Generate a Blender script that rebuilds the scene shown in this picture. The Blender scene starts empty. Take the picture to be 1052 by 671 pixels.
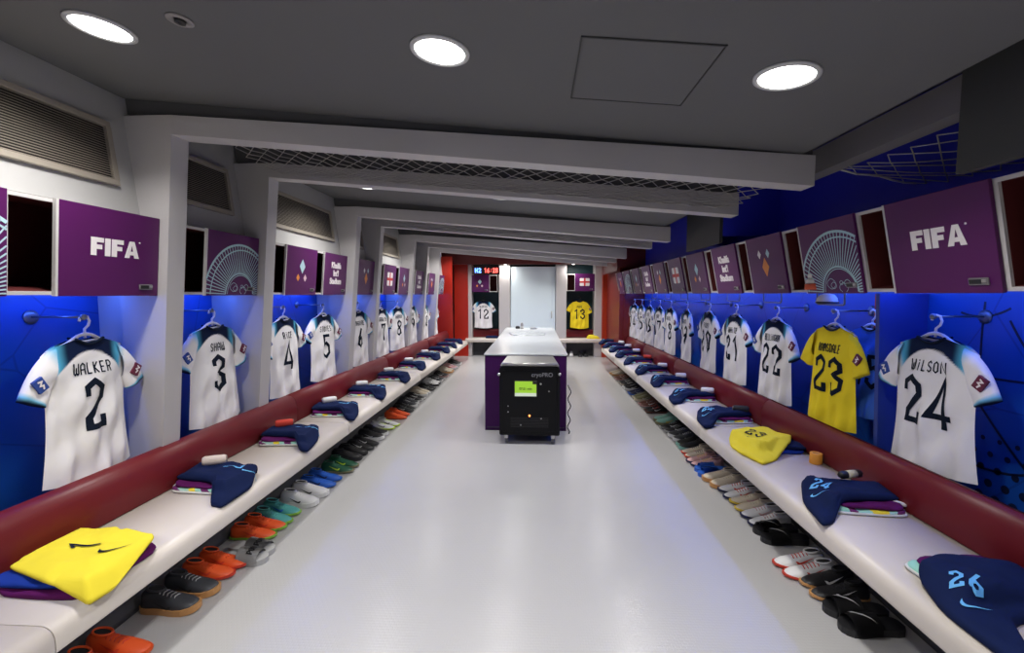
import bpy, bmesh, math, random
from mathutils import Vector, Matrix, Euler
from mathutils.bvhtree import BVHTree
random.seed(7)
PI = math.pi
scene = bpy.context.scene
COL = scene.collection

# ------------------------------------------------------------------ camera
FPX = 467.0
YAW, PITCH, EYE = math.radians(2.934), math.radians(-4.103), 1.6
cd = bpy.data.cameras.new('camera')
cam = bpy.data.objects.new('camera', cd)
COL.objects.link(cam)
cd.sensor_width = 36
cd.lens = FPX * 36 / 1052
cd.clip_start = 0.02
cam.location = (0, 0, EYE)
cam.rotation_euler = (PI / 2 + PITCH, 0, YAW)
scene.camera = cam
scene.view_settings.view_transform = 'Standard'
scene.view_settings.look = 'None'
scene.view_settings.gamma = 1
scene.view_settings.use_curve_mapping = False
scene.view_settings.exposure = 0.0
# ------------------------------------------------------------------ world and light levels
w = bpy.data.worlds.new('world')
scene.world = w
w.use_nodes = True
w.node_tree.nodes['Background'].inputs[0].default_value = (0.5, 0.52, 0.56, 1)
w.node_tree.nodes['Background'].inputs[1].default_value = 0.05
LAMP_W = 14.5          # each round ceiling downlight
LED_E = 26.0           # blue strips under the overhead lockers
SPOT_W = 8.0           # small spots over the end lockers

FW = Vector((-math.sin(YAW) * math.cos(PITCH), math.cos(YAW) * math.cos(PITCH), math.sin(PITCH)))
RT = Vector((math.cos(YAW), math.sin(YAW), 0))
UP = RT.cross(FW)
def ray(px, py):
    return RT * ((px - 526) / FPX) + UP * (-(py - 335.5) / FPX) + FW
def on_y(px, py, Y):
    d = ray(px, py); t = Y / d.y
    return Vector((0, 0, EYE)) + d * t
def on_z(px, py, Z):
    d = ray(px, py); t = (Z - EYE) / d.z
    return Vector((0, 0, EYE)) + d * t
def ceil_z(x):
    return 2.70 - 0.088 * (x + 2.3)
def on_ceil(px, py):
    d = ray(px, py)
    # EYE + t dz = 2.70 - .084*(t dx + 2.3)
    t = (2.70 - 0.088 * 2.3 - EYE) / (d.z + 0.088 * d.x)
    return Vector((0, 0, EYE)) + d * t

# ------------------------------------------------------------------ materials
MATS = {}
def mat(name, col, rough=0.6, metal=0.0, emit=None, es=0.0, bump=0.0, bscale=200.0, var=0.0, vscale=6.0, spec=0.5, sheen=0.0):
    if name in MATS:
        return MATS[name]
    m = bpy.data.materials.new(name)
    m.use_nodes = True
    nt = m.node_tree
    b = nt.nodes['Principled BSDF']
    b.inputs['Base Color'].default_value = (*col, 1)
    b.inputs['Roughness'].default_value = rough
    b.inputs['Metallic'].default_value = metal
    b.inputs['Specular IOR Level'].default_value = spec
    if sheen:
        b.inputs['Sheen Weight'].default_value = sheen
    if emit:
        b.inputs['Emission Color'].default_value = (*emit, 1)
        b.inputs['Emission Strength'].default_value = es
    tc = None
    if bump or var:
        tc = nt.nodes.new('ShaderNodeTexCoord')
    if bump:
        n = nt.nodes.new('ShaderNodeTexNoise')
        n.inputs['Scale'].default_value = bscale
        nt.links.new(tc.outputs['Object'], n.inputs['Vector'])
        bp = nt.nodes.new('ShaderNodeBump')
        bp.inputs['Strength'].default_value = bump
        bp.inputs['Distance'].default_value = 0.002
        nt.links.new(n.outputs['Fac'], bp.inputs['Height'])
        nt.links.new(bp.outputs['Normal'], b.inputs['Normal'])
    if var:
        n2 = nt.nodes.new('ShaderNodeTexNoise')
        n2.inputs['Scale'].default_value = vscale
        n2.inputs['Detail'].default_value = 4
        nt.links.new(tc.outputs['Object'], n2.inputs['Vector'])
        mx = nt.nodes.new('ShaderNodeMix')
        mx.data_type = 'RGBA'
        mx.inputs['A'].default_value = (*[c * (1 - var) for c in col], 1)
        mx.inputs['B'].default_value = (*[min(1, c * (1 + var)) for c in col], 1)
        nt.links.new(n2.outputs['Fac'], mx.inputs['Factor'])
        nt.links.new(mx.outputs['Result'], b.inputs['Base Color'])
    MATS[name] = m
    return m

def mat_attr(name, rough=0.8):
    """cloth whose dye pattern is stored per corner (sewn panels, not light)"""
    m = bpy.data.materials.new(name)
    m.use_nodes = True
    nt = m.node_tree
    b = nt.nodes['Principled BSDF']
    a = nt.nodes.new('ShaderNodeAttribute')
    a.attribute_name = 'dye'
    nt.links.new(a.outputs['Color'], b.inputs['Base Color'])
    b.inputs['Roughness'].default_value = rough
    b.inputs['Specular IOR Level'].default_value = 0.12
    tc = nt.nodes.new('ShaderNodeTexCoord')
    n = nt.nodes.new('ShaderNodeTexNoise')
    n.inputs['Scale'].default_value = 9
    n.inputs['Detail'].default_value = 2
    nt.links.new(tc.outputs['Object'], n.inputs['Vector'])
    bp = nt.nodes.new('ShaderNodeBump')
    bp.inputs['Strength'].default_value = 0.35
    bp.inputs['Distance'].default_value = 0.02
    nt.links.new(n.outputs['Fac'], bp.inputs['Height'])
    nt.links.new(bp.outputs['Normal'], b.inputs['Normal'])
    return m

def mat_floor():
    m = bpy.data.materials.new('floor_vinyl')
    m.use_nodes = True
    nt = m.node_tree; L = nt.links.new
    b = nt.nodes['Principled BSDF']
    tc = nt.nodes.new('ShaderNodeTexCoord')
    n = nt.nodes.new('ShaderNodeTexNoise'); n.inputs['Scale'].default_value = 1.3; n.inputs['Detail'].default_value = 5
    L(tc.outputs['Object'], n.inputs['Vector'])
    mx = nt.nodes.new('ShaderNodeMix'); mx.data_type = 'RGBA'
    mx.inputs['A'].default_value = (0.415, 0.41, 0.41, 1); mx.inputs['B'].default_value = (0.465, 0.46, 0.46, 1)
    L(n.outputs['Fac'], mx.inputs['Factor'])
    # raised tread lozenges: two crossed waves
    ck = nt.nodes.new('ShaderNodeTexBrick')
    ck.inputs['Scale'].default_value = 1.0
    ck.inputs['Color1'].default_value = (1, 1, 1, 1); ck.inputs['Color2'].default_value = (1, 1, 1, 1); ck.inputs['Mortar'].default_value = (0, 0, 0, 1)
    ck.inputs['Brick Width'].default_value = 0.026; ck.inputs['Row Height'].default_value = 0.018
    ck.inputs['Mortar Size'].default_value = 0.004; ck.inputs['Mortar Smooth'].default_value = 1.0
    L(tc.outputs['Object'], ck.inputs['Vector'])
    bp = nt.nodes.new('ShaderNodeBump'); bp.inputs['Strength'].default_value = 0.18; bp.inputs['Distance'].default_value = 0.002
    L(ck.outputs['Color'], bp.inputs['Height'])
    L(bp.outputs['Normal'], b.inputs['Normal'])
    L(mx.outputs['Result'], b.inputs['Base Color'])
    b.inputs['Roughness'].default_value = 0.23
    b.inputs['Specular IOR Level'].default_value = 0.5
    return m

def mat_grille():
    m = bpy.data.materials.new('grille_bronze')
    m.use_nodes = True
    b = m.node_tree.nodes['Principled BSDF']
    b.inputs['Base Color'].default_value = (0.34, 0.30, 0.25, 1)
    b.inputs['Metallic'].default_value = 0.1
    b.inputs['Roughness'].default_value = 0.45
    return m

def mat_backwall(name, dots=False):
    """printed blue backdrop with thin darker arcs and, low down, a halftone of dark dots"""
    m = bpy.data.materials.new(name)
    m.use_nodes = True
    nt = m.node_tree; L = nt.links.new
    b = nt.nodes['Principled BSDF']
    tc = nt.nodes.new('ShaderNodeTexCoord')
    v = nt.nodes.new('ShaderNodeTexVoronoi'); v.feature = 'DISTANCE_TO_EDGE'
    v.inputs['Scale'].default_value = 2.3
    L(tc.outputs['Object'], v.inputs['Vector'])
    r = nt.nodes.new('ShaderNodeMapRange')
    r.inputs['From Min'].default_value = 0.004; r.inputs['From Max'].default_value = 0.016
    L(v.outputs['Distance'], r.inputs['Value'])
    mx = nt.nodes.new('ShaderNodeMix'); mx.data_type = 'RGBA'
    mx.inputs['A'].default_value = (0.006, 0.05, 0.24, 1); mx.inputs['B'].default_value = (0.007, 0.075, 0.34, 1)
    L(r.outputs['Result'], mx.inputs['Factor'])
    L(mx.outputs['Result'], b.inputs['Base Color'])
    b.inputs['Roughness'].default_value = 0.38
    return m

WHITE = mat('paint_white', (0.44, 0.435, 0.43), 0.5, var=0.04)
PORTAL = mat('paint_portal', (0.50, 0.48, 0.485), 0.5, var=0.03)
GAP_SHADE = mat('shadow_gap', (0.10, 0.10, 0.105), 0.7)  # dark colour carries the shadow in the gap over each beam
CEIL = mat('ceiling_paint', (0.125, 0.125, 0.127), 0.75, var=0.04, vscale=2)
VOID = mat('void_grey', (0.055, 0.055, 0.06), 0.8)
DKWALL = mat('dark_panel', (0.045, 0.046, 0.046), 0.55)
BLUEV = mat('blue_gloss', (0.020, 0.026, 0.55), 0.45)
REDW = mat('red_panel', (0.40, 0.018, 0.008), 0.35, var=0.08)
DKRED = mat('locker_inside', (0.10, 0.012, 0.012), 0.6)
HEADER = mat('header_red', (0.12, 0.01, 0.01), 0.5)
PURPLE = mat('door_purple', (0.080, 0.008, 0.085), 0.42, spec=.35)
PURPLE_D = mat('table_purple', (0.042, 0.004, 0.068), 0.45, spec=.2)
EDGE = mat('edge_grey', (0.55, 0.53, 0.52), 0.45)
BENCH = mat('bench_vinyl', (0.66, 0.60, 0.54), 0.42, bump=0.05, bscale=300, var=0.03)
BOLST = mat('bolster_vinyl', (0.145, 0.010, 0.014), 0.42, spec=.35, bump=0.06, bscale=260, var=0.06)
PLINTH = mat('plinth_grey', (0.07, 0.07, 0.073), 0.6)
BACKL = mat_backwall('backdrop_blue')
BACKD = mat('backdrop_teal', (0.01, 0.045, 0.06), 0.5)
LED = mat('led_blue', (0.1, 0.2, 1), 0.4, emit=(0.05, 0.16, 1.0), es=LED_E)
LEDT = mat('led_far', (0.1, 0.2, 1), 0.4, emit=(0.2, 0.25, 1.0), es=5)
LAMP = mat('lamp_glow', (1, 1, 1), 0.4, emit=(1.0, 0.985, 0.96), es=9)
TRIMW = mat('lamp_trim', (0.55, 0.55, 0.55), 0.4)
INK = mat('print_white', (0.80, 0.76, 0.76), 0.5)
INKB = mat('print_pale_blue', (0.42, 0.62, 0.68), 0.5)
INKO = mat('print_orange', (0.75, 0.26, 0.05), 0.5)
INKP = mat('print_pink', (0.70, 0.50, 0.55), 0.5)
INKR = mat('print_red', (0.60, 0.03, 0.03), 0.5)
NAVY = mat('print_navy', (0.004, 0.009, 0.022), 0.7, spec=.15)
NUMB = mat('print_sky', (0.12, 0.42, 0.75), 0.6)
BLACK = mat('black_plastic', (0.012, 0.012, 0.014), 0.4)
SILVER = mat('silver_metal', (0.55, 0.54, 0.53), 0.3, 0.8)
ROPE = mat('net_rope', (0.55, 0.53, 0.52), 0.8)
HANG = mat('hanger_white', (0.80, 0.78, 0.82), 0.35)
STEEL = mat('hook_steel', (0.22, 0.23, 0.27), 0.4, 0.8)
GLASSD = mat('end_door_white', (0.68, 0.79, 0.86), 0.3)
TOPW = mat('table_top_grey', (0.60, 0.62, 0.64), 0.22, var=0.05, vscale=3)
CLOTH = mat_attr('shirt_cloth')
SCREEN = mat('screen_green', (0.2, 0.4, 0.02), 0.4, emit=(0.28, 0.50, 0.03), es=0.8)
SCREENW = mat('screen_white', (0.6, 0.65, 0.55), 0.4, emit=(0.6, 0.7, 0.5), es=0.5)
REDLED = mat('digits_red', (1, 0.1, 0.1), 0.4, emit=(1.0, 0.10, 0.08), es=4)
BLUELED = mat('digits_blue', (0.1, 0.2, 1), 0.4, emit=(0.12, 0.3, 1.0), es=5)
ORLED = mat('lamp_orange', (1, 0.3, 0.1), 0.4, emit=(1.0, 0.25, 0.05), es=4)
TANROLL = mat('sock_cream', (0.66, 0.56, 0.49), 0.85, bump=0.3, bscale=120)
WROLL = mat('sock_white', (0.72, 0.71, 0.70), 0.85, bump=0.3, bscale=120)
RROLL = mat('sock_red', (0.60, 0.05, 0.03), 0.85, bump=0.3, bscale=120)
KROLL = mat('sock_black', (0.02, 0.02, 0.025), 0.85, bump=0.3, bscale=120)

# ------------------------------------------------------------------ mesh helpers
def link(o, parent=None):
    COL.objects.link(o)
    if parent is not None:
        o.parent = parent
    return o
def build(name, bm, mats, parent=None, smooth=False, auto=None):
    me = bpy.data.meshes.new(name)
    bm.normal_update()
    bm.to_mesh(me); bm.free()
    if not isinstance(mats, (list, tuple)):
        mats = [mats]
    for m in mats:
        me.materials.append(m)
    if smooth:
        for p in me.polygons:
            p.use_smooth = True
    o = bpy.data.objects.new(name, me)
    return link(o, parent)
def tag(o, label, cat, group=None):
    o['label'] = label; o['category'] = cat
    if group: o['group'] = group
    return o
def empty(name, loc, rz=0.0, rx=0.0, label=None, cat=None, group=None):
    o = bpy.data.objects.new(name, None)
    o.empty_display_size = 0.1
    o.location = loc; o.rotation_euler = (rx, 0, rz)
    link(o)
    if label: tag(o, label, cat, group)
    return o
def struct(name, bm, mats, smooth=False):
    o = build(name, bm, mats, None, smooth)
    o['kind'] = 'structure'
    return o
def copy_tree(root):
    r = root.copy(); COL.objects.link(r)
    for ch in list(root.children):
        c = ch.copy(); COL.objects.link(c); c.parent = r
        for g in list(ch.children):
            d = g.copy(); COL.objects.link(d); d.parent = c
    return r
def box(bm, x0, x1, y0, y1, z0, z1, mi=0, bev=0.0, seg=2):
    vs = [bm.verts.new(p) for p in ((x0, y0, z0), (x1, y0, z0), (x1, y1, z0), (x0, y1, z0), (x0, y0, z1), (x1, y0, z1), (x1, y1, z1), (x0, y1, z1))]
    fs = [bm.faces.new([vs[i] for i in f]) for f in ((0, 3, 2, 1), (4, 5, 6, 7), (0, 1, 5, 4), (1, 2, 6, 5), (2, 3, 7, 6), (3, 0, 4, 7))]
    for f in fs: f.material_index = mi
    if bev > 0:
        es = list({e for f in fs for e in f.edges})
        r = bmesh.ops.bevel(bm, geom=es, offset=bev, segments=seg, affect='EDGES', profile=0.5)
        for f in r['faces']: f.material_index = mi
def hexa(bm, pts, mi=0):
    """8 points: bottom ring 0-3, top ring 4-7"""
    vs = [bm.verts.new(p) for p in pts]
    for f in ((0, 3, 2, 1), (4, 5, 6, 7), (0, 1, 5, 4), (1, 2, 6, 5), (2, 3, 7, 6), (3, 0, 4, 7)):
        bm.faces.new([vs[i] for i in f]).material_index = mi
def tube(bm, pts, r, n=8, mi=0, closed=False, caps=True):
    pts = [Vector(p) for p in pts]
    rings = []
    N = len(pts)
    prev = None
    for i, p in enumerate(pts):
        if closed:
            t = pts[(i + 1) % N] - pts[i - 1]
        else:
            t = pts[min(i + 1, N - 1)] - pts[max(i - 1, 0)]
        t.normalize()
        if prev is None:
            a = Vector((0, 0, 1)) if abs(t.z) < 0.9 else Vector((1, 0, 0))
            u = t.cross(a).normalized()
        else:
            u = (prev - t * prev.dot(t)).normalized()
        prev = u
        v = t.cross(u)
        rr = r[i] if isinstance(r, (list, tuple)) else r
        rings.append([bm.verts.new(p + (u * math.cos(2 * PI * k / n) + v * math.sin(2 * PI * k / n)) * rr) for k in range(n)])
    M = N if closed else N - 1
    for i in range(M):
        A, B = rings[i], rings[(i + 1) % N]
        for k in range(n):
            f = bm.faces.new((A[k], A[(k + 1) % n], B[(k + 1) % n], B[k])); f.material_index = mi; f.smooth = True
    if caps and not closed:
        bm.faces.new(rings[0][::-1]).material_index = mi
        bm.faces.new(rings[-1]).material_index = mi
def lathe(bm, prof, n=24, c=(0, 0, 0), axis='z', mi=0, smooth=True):
    rings = []
    for r, h in prof:
        ring = []
        for k in range(n):
            a = 2 * PI * k / n
            x, y = r * math.cos(a), r * math.sin(a)
            if axis == 'z': p = (c[0] + x, c[1] + y, c[2] + h)
            elif axis == 'y': p = (c[0] + x, c[1] + h, c[2] + y)
            else: p = (c[0] + h, c[1] + x, c[2] + y)
            ring.append(bm.verts.new(p))
        rings.append(ring)
    for A, B in zip(rings, rings[1:]):
        for k in range(n):
            f = bm.faces.new((A[k], A[(k + 1) % n], B[(k + 1) % n], B[k])); f.material_index = mi; f.smooth = smooth
    if prof[0][0] > 1e-6: bm.faces.new(rings[0][::-1]).material_index = mi
    if prof[-1][0] > 1e-6: bm.faces.new(rings[-1]).material_index = mi
    bmesh.ops.remove_doubles(bm, verts=[v for R in rings for v in R], dist=1e-6)
    bmesh.ops.recalc_face_normals(bm, faces=bm.faces[:])
def extrude_profile(bm, prof, y0, y1, mi=0, sx=1):
    """closed x-z profile extruded along y"""
    A = [bm.verts.new((sx * x, y0, z)) for x, z in prof]
    B = [bm.verts.new((sx * x, y1, z)) for x, z in prof]
    n = len(prof)
    for k in range(n):
        f = bm.faces.new((A[k], A[(k + 1) % n], B[(k + 1) % n], B[k])); f.material_index = mi; f.smooth = True
    a = bm.faces.new(A[::-1]); b = bm.faces.new(B); a.material_index = b.material_index = mi
    bmesh.ops.recalc_face_normals(bm, faces=bm.faces[:])
def poly_plate(bm, pts, y, th=0.002, mi=0):
    """polygon in x-z, front face towards -y at depth y, small thickness"""
    f = [bm.verts.new((x, y - th, z)) for x, z in pts]
    b = [bm.verts.new((x, y, z)) for x, z in pts]
    fc = bm.faces.new(f); fc.material_index = mi
    n = len(pts)
    for k in range(n):
        bm.faces.new((f[k], b[k], b[(k + 1) % n], f[(k + 1) % n])).material_index = mi
    if fc.normal.y > 0: pass

def stroke_mesh(bm, lines, width, surf, off=0.003, step=0.03, mi=0):
    """thick polylines in (u,v), laid on surface y = surf(u,v) - off"""
    for pl in lines:
        P = [Vector(p) for p in pl]
        closed = (P[0] - P[-1]).length < 1e-6
        if closed: P = P[:-1]
        n = len(P)
        L, R = [], []
        for i in range(n):
            if closed or 0 < i < n - 1:
                d0 = (P[i] - P[i - 1]).normalized(); d1 = (P[(i + 1) % n] - P[i]).normalized()
                t = d0 + d1
                if t.length < 1e-3: t = d1
                t.normalize()
                m = Vector((-t.y, t.x)); k = m.dot(Vector((-d1.y, d1.x)))
                m = m * (width / 2 / max(k, 0.5))
            else:
                d = (P[1] - P[0]) if i == 0 else (P[-1] - P[-2])
                d.normalize(); m = Vector((-d.y, d.x)) * (width / 2)
            L.append(P[i] + m); R.append(P[i] - m)
        idx = list(range(n)) + ([0] if closed else [])
        LL, RR = [], []
        for a, b in zip(idx, idx[1:]):
            k = max(1, int((P[b] - P[a]).length / step))
            for j in range(k):
                t = j / k
                LL.append(L[a].lerp(L[b], t)); RR.append(R[a].lerp(R[b], t))
        LL.append(L[idx[-1]]); RR.append(R[idx[-1]])
        cols = []
        for f_ in (0, .5, 1):
            cols.append([bm.verts.new((q.x, surf(q.x, q.y) - off, q.y)) for q in (a.lerp(b, f_) for a, b in zip(LL, RR))])
        for ca, cb in zip(cols, cols[1:]):
            for i in range(len(ca) - 1):
                bm.faces.new((ca[i], ca[i + 1], cb[i + 1], cb[i])).material_index = mi

def project(bm, tree, axis, off):
    """lay a flat print onto the cloth under it; axis 'y' looks along +y, 'z' looks down"""
    for v in bm.verts:
        if axis == 'y':
            h = tree.ray_cast(Vector((v.co.x, -1, v.co.z)), Vector((0, 1, 0)))
            if h[0] is not None: v.co.y = h[0].y - off
        else:
            h = tree.ray_cast(Vector((v.co.x, v.co.y, 1)), Vector((0, 0, -1)))
            if h[0] is not None: v.co.z = h[0].z + off
def tree_of(o):
    me = o.data
    return BVHTree.FromPolygons([v.co.copy() for v in me.vertices], [tuple(p.vertices) for p in me.polygons])
G = {  # angular stroke glyphs, unit height, width about .56
 '0': [[(.3, .97), (.08, .8), (.08, .2), (.3, .03), (.52, .2), (.52, .8), (.3, .97)]],
 '1': [[(.08, .76), (.32, .97), (.32, 0)]],
 '2': [[(.08, .68), (.08, .86), (.29, .97), (.50, .82), (.50, .62), (.10, .24), (.10, .05), (.52, .05), (.52, .25)]],
 '3': [[(.08, .72), (.08, .86), (.28, .97), (.48, .84), (.48, .66), (.26, .54), (.52, .40), (.52, .18), (.30, .03), (.08, .16), (.08, .30)]],
 '4': [[(.56, .24), (.04, .24), (.38, .97), (.40, 0)]],
 '5': [[(.50, .95), (.12, .95), (.10, .56), (.30, .64), (.52, .48), (.52, .2), (.30, .03), (.08, .18), (.08, .3)]],
 '6': [[(.42, .97), (.12, .52), (.09, .18), (.30, .03), (.52, .18), (.52, .38), (.30, .52), (.12, .40)]],
 '7': [[(.06, .72), (.06, .93), (.52, .93), (.24, 0)]],
 '8': [[(.3, .53), (.12, .68), (.12, .84), (.3, .97), (.48, .84), (.48, .68), (.3, .53), (.08, .36), (.08, .16), (.3, .03), (.52, .16), (.52, .36), (.3, .53)]],
 '9': [[(.18, .03), (.48, .48), (.52, .82), (.3, .97), (.08, .82), (.08, .62), (.3, .48), (.48, .60)]],
 'A': [[(.06, 0), (.06, .8), (.3, .97), (.54, .8), (.54, 0)], [(.06, .42), (.54, .42)]],
 'B': [[(.08, .03), (.08, .97), (.4, .97), (.5, .8), (.4, .55), (.52, .3), (.4, .03), (.08, .03)], [(.08, .54), (.4, .54)]],
 'C': [[(.52, .78), (.3, .97), (.08, .8), (.08, .2), (.3, .03), (.52, .22)]],
 'D': [[(.08, .03), (.08, .97), (.34, .97), (.52, .75), (.52, .25), (.34, .03), (.08, .03)]],
 'E': [[(.5, .96), (.08, .96), (.08, .04), (.5, .04)], [(.08, .5), (.44, .5)]],
 'F': [[(.5, .96), (.08, .96), (.08, 0)], [(.08, .5), (.44, .5)]],
 'G': [[(.52, .78), (.3, .97), (.08, .8), (.08, .2), (.3, .03), (.52, .2), (.52, .45), (.32, .45)]],
 'H': [[(.08, 0), (.08, 1)], [(.52, 0), (.52, 1)], [(.08, .5), (.52, .5)]],
 'I': [[(.3, 0), (.3, .74)], [(.3, .86), (.3, 1)]],
 'K': [[(.08, 0), (.08, 1)], [(.5, .98), (.12, .5), (.52, .02)]],
 'L': [[(.08, 1), (.08, .05), (.5, .05)]],
 'M': [[(.05, 0), (.05, .85), (.18, .96), (.3, .8), (.42, .96), (.55, .85), (.55, 0)], [(.3, .85), (.3, .35)]],
 'N': [[(.08, 0), (.08, .97), (.52, .03), (.52, 1)]],
 'O': [[(.3, .97), (.08, .8), (.08, .2), (.3, .03), (.52, .2), (.52, .8), (.3, .97)]],
 'P': [[(.08, 0), (.08, .97), (.38, .97), (.52, .8), (.52, .6), (.38, .45), (.08, .45)]],
 'Q': [[(.3, .97), (.08, .8), (.08, .2), (.3, .03), (.52, .2), (.52, .8), (.3, .97)], [(.34, .24), (.54, 0)]],
 'R': [[(.08, 0), (.08, .97), (.38, .97), (.52, .8), (.52, .62), (.38, .48), (.08, .48)], [(.3, .48), (.52, 0)]],
 'S': [[(.5, .80), (.3, .97), (.1, .82), (.1, .62), (.5, .38), (.5, .18), (.3, .03), (.08, .2)]],
 'T': [[(.05, .96), (.55, .96)], [(.3, .96), (.3, 0)]],
 'U': [[(.08, 1), (.08, .2), (.3, .03), (.52, .2), (.52, 1)]],
 'W': [[(.05, 1), (.05, .15), (.18, .03), (.3, .2), (.42, .03), (.55, .15), (.55, 1)], [(.3, .15), (.3, .65)]],
 'X': [[(.08, 0), (.52, 1)], [(.08, 1), (.52, 0)]],
 'Y': [[(.06, 1), (.3, .55), (.54, 1)], [(.3, .55), (.3, 0)]],
 'V': [[(.06, 1), (.3, .03), (.54, 1)]],
 '-': [[(.1, .5), (.5, .5)]], ':': [[(.3, .25), (.3, .35)], [(.3, .65), (.3, .75)]], ' ': [],
}
def glyphs(text, h, wscale, cx, z0, adv=0.72):
    out = []
    W = len(text) * adv * h * wscale - (adv - 0.6) * h * wscale
    x = cx - W / 2
    for ch in text:
        for pl in G.get(ch, []):
            out.append([(x + a * h * wscale, z0 + b * h) for a, b in pl])
        x += adv * h * wscale
    return out
def swoosh(cx, cz, s, ang=0.0):
    """tick mark outline as one filled polygon"""
    pts = [(.5, .28), (-.10, -.11), (-.28, -.20), (-.42, -.18), (-.49, -.05), (-.42, .16), (-.38, .01), (-.30, -.055), (-.18, -.045)]
    c, sn = math.cos(ang), math.sin(ang)
    return [(cx + s * (x * c - z * sn), cz + s * (x * sn + z * c)) for x, z in pts]
def font_mesh(name, text, size, m, parent, loc, rot=(PI / 2, 0, 0), bold=0.0, align='CENTER', spacing=1.0):
    cu = bpy.data.curves.new(name, 'FONT')
    cu.body = text; cu.size = size; cu.align_x = align; cu.align_y = 'CENTER'
    cu.offset = bold; cu.extrude = 0.0012; cu.space_line = spacing
    tmp = bpy.data.objects.new(name + '_tmp', cu)
    COL.objects.link(tmp)
    dg = bpy.context.evaluated_depsgraph_get()
    me = bpy.data.meshes.new_from_object(tmp.evaluated_get(dg))
    bpy.data.objects.remove(tmp)
    me.materials.clear(); me.materials.append(m)
    o = bpy.data.objects.new(name, me)
    o.location = loc; o.rotation_euler = rot
    return link(o, parent)

# ================================================================== STRUCTURE
Y0, Y1 = -2.6, 12.0
bm = bmesh.new(); box(bm, -3.2, 3.2, Y0, Y1 + 0.6, -0.1, 0)
struct('floor', bm, mat_floor())

# left and right blue backdrops behind the shirts
XBL, XBR = -2.56, 2.32
bm = bmesh.new(); box(bm, XBL - 0.06, XBL, Y0, 11.2, 0, 2.2)
struct('wall_left', bm, BACKL)
bm = bmesh.new(); box(bm, XBR, XBR + 0.06, Y0, 9.85, 0, 3.0)
def wall_strokes(bm, lines, width):
    for pl in lines:
        n = len(pl)
        P2 = [Vector(p) for p in pl]
        A, B = [], []
        for i in range(n):
            d = (P2[min(i + 1, n - 1)] - P2[max(i - 1, 0)]).normalized(); m = Vector((-d.y, d.x)) * width / 2
            A.append(bm.verts.new((XBR - .0015, *(P2[i] + m)))); B.append(bm.verts.new((XBR - .0015, *(P2[i] - m))))
        for i in range(n - 1): bm.faces.new((A[i], A[i + 1], B[i + 1], B[i])).material_index = 1
def arc_pts(a, b, bulge, n=18):
    a, b = Vector(a), Vector(b); d = b - a; m = Vector((-d.y, d.x)) * bulge
    return [tuple(a.lerp(b, k / n) + m * 4 * (k / n) * (1 - k / n)) for k in range(n + 1)]
wall_strokes(bm, [arc_pts((2.34, 1.47), (2.05, 1.10), .04), arc_pts((2.60, 1.50), (2.34, 1.53), .12), arc_pts((2.47, 1.56), (2.46, 1.05), .02),
                  arc_pts((2.46, .70), (2.0, 1.15), .25), arc_pts((2.52, 1.10), (2.05, .62), .03), arc_pts((2.75, 1.18), (1.9, 1.22), .03), arc_pts((2.15, 1.47), (1.7, 1.0), -.1)], .012)
for r in range(5):
    for c in range(9):
        yc, zc, rr = 1.75 + .085 * c + .042 * (r % 2), .56 + .075 * r, .024 - .003 * r
        vs = [bm.verts.new((XBR - .0015, yc + rr * math.cos(2 * PI * k / 14), zc + rr * math.sin(2 * PI * k / 14))) for k in range(14)]
        bm.faces.new(vs).material_index = 1
struct('wall_right', bm, [BACKL, mat('print_dark_blue', (.004, .008, .03), .5)])
bm = bmesh.new(); box(bm, -3.2, 3.2, Y0 - 0.1, Y0, 0, 3.2)
struct('wall_back', bm, WHITE)

# white wall over the left lockers with the grille openings' surround (leans outward)
def xw(z): return -2.20 - 0.12 * (z - 1.6)
bm = bmesh.new()
z0, z1 = 2.045, 2.95
hexa(bm, [(xw(z0) - .08, Y0, z0), (xw(z0), Y0, z0), (xw(z0), 11.2, z0), (xw(z0) - .08, 11.2, z0),
          (xw(z1) - .08, Y0, z1), (xw(z1), Y0, z1), (xw(z1), 11.2, z1), (xw(z1) - .08, 11.2, z1)])
struct('wall_left_upper', bm, WHITE)

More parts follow.
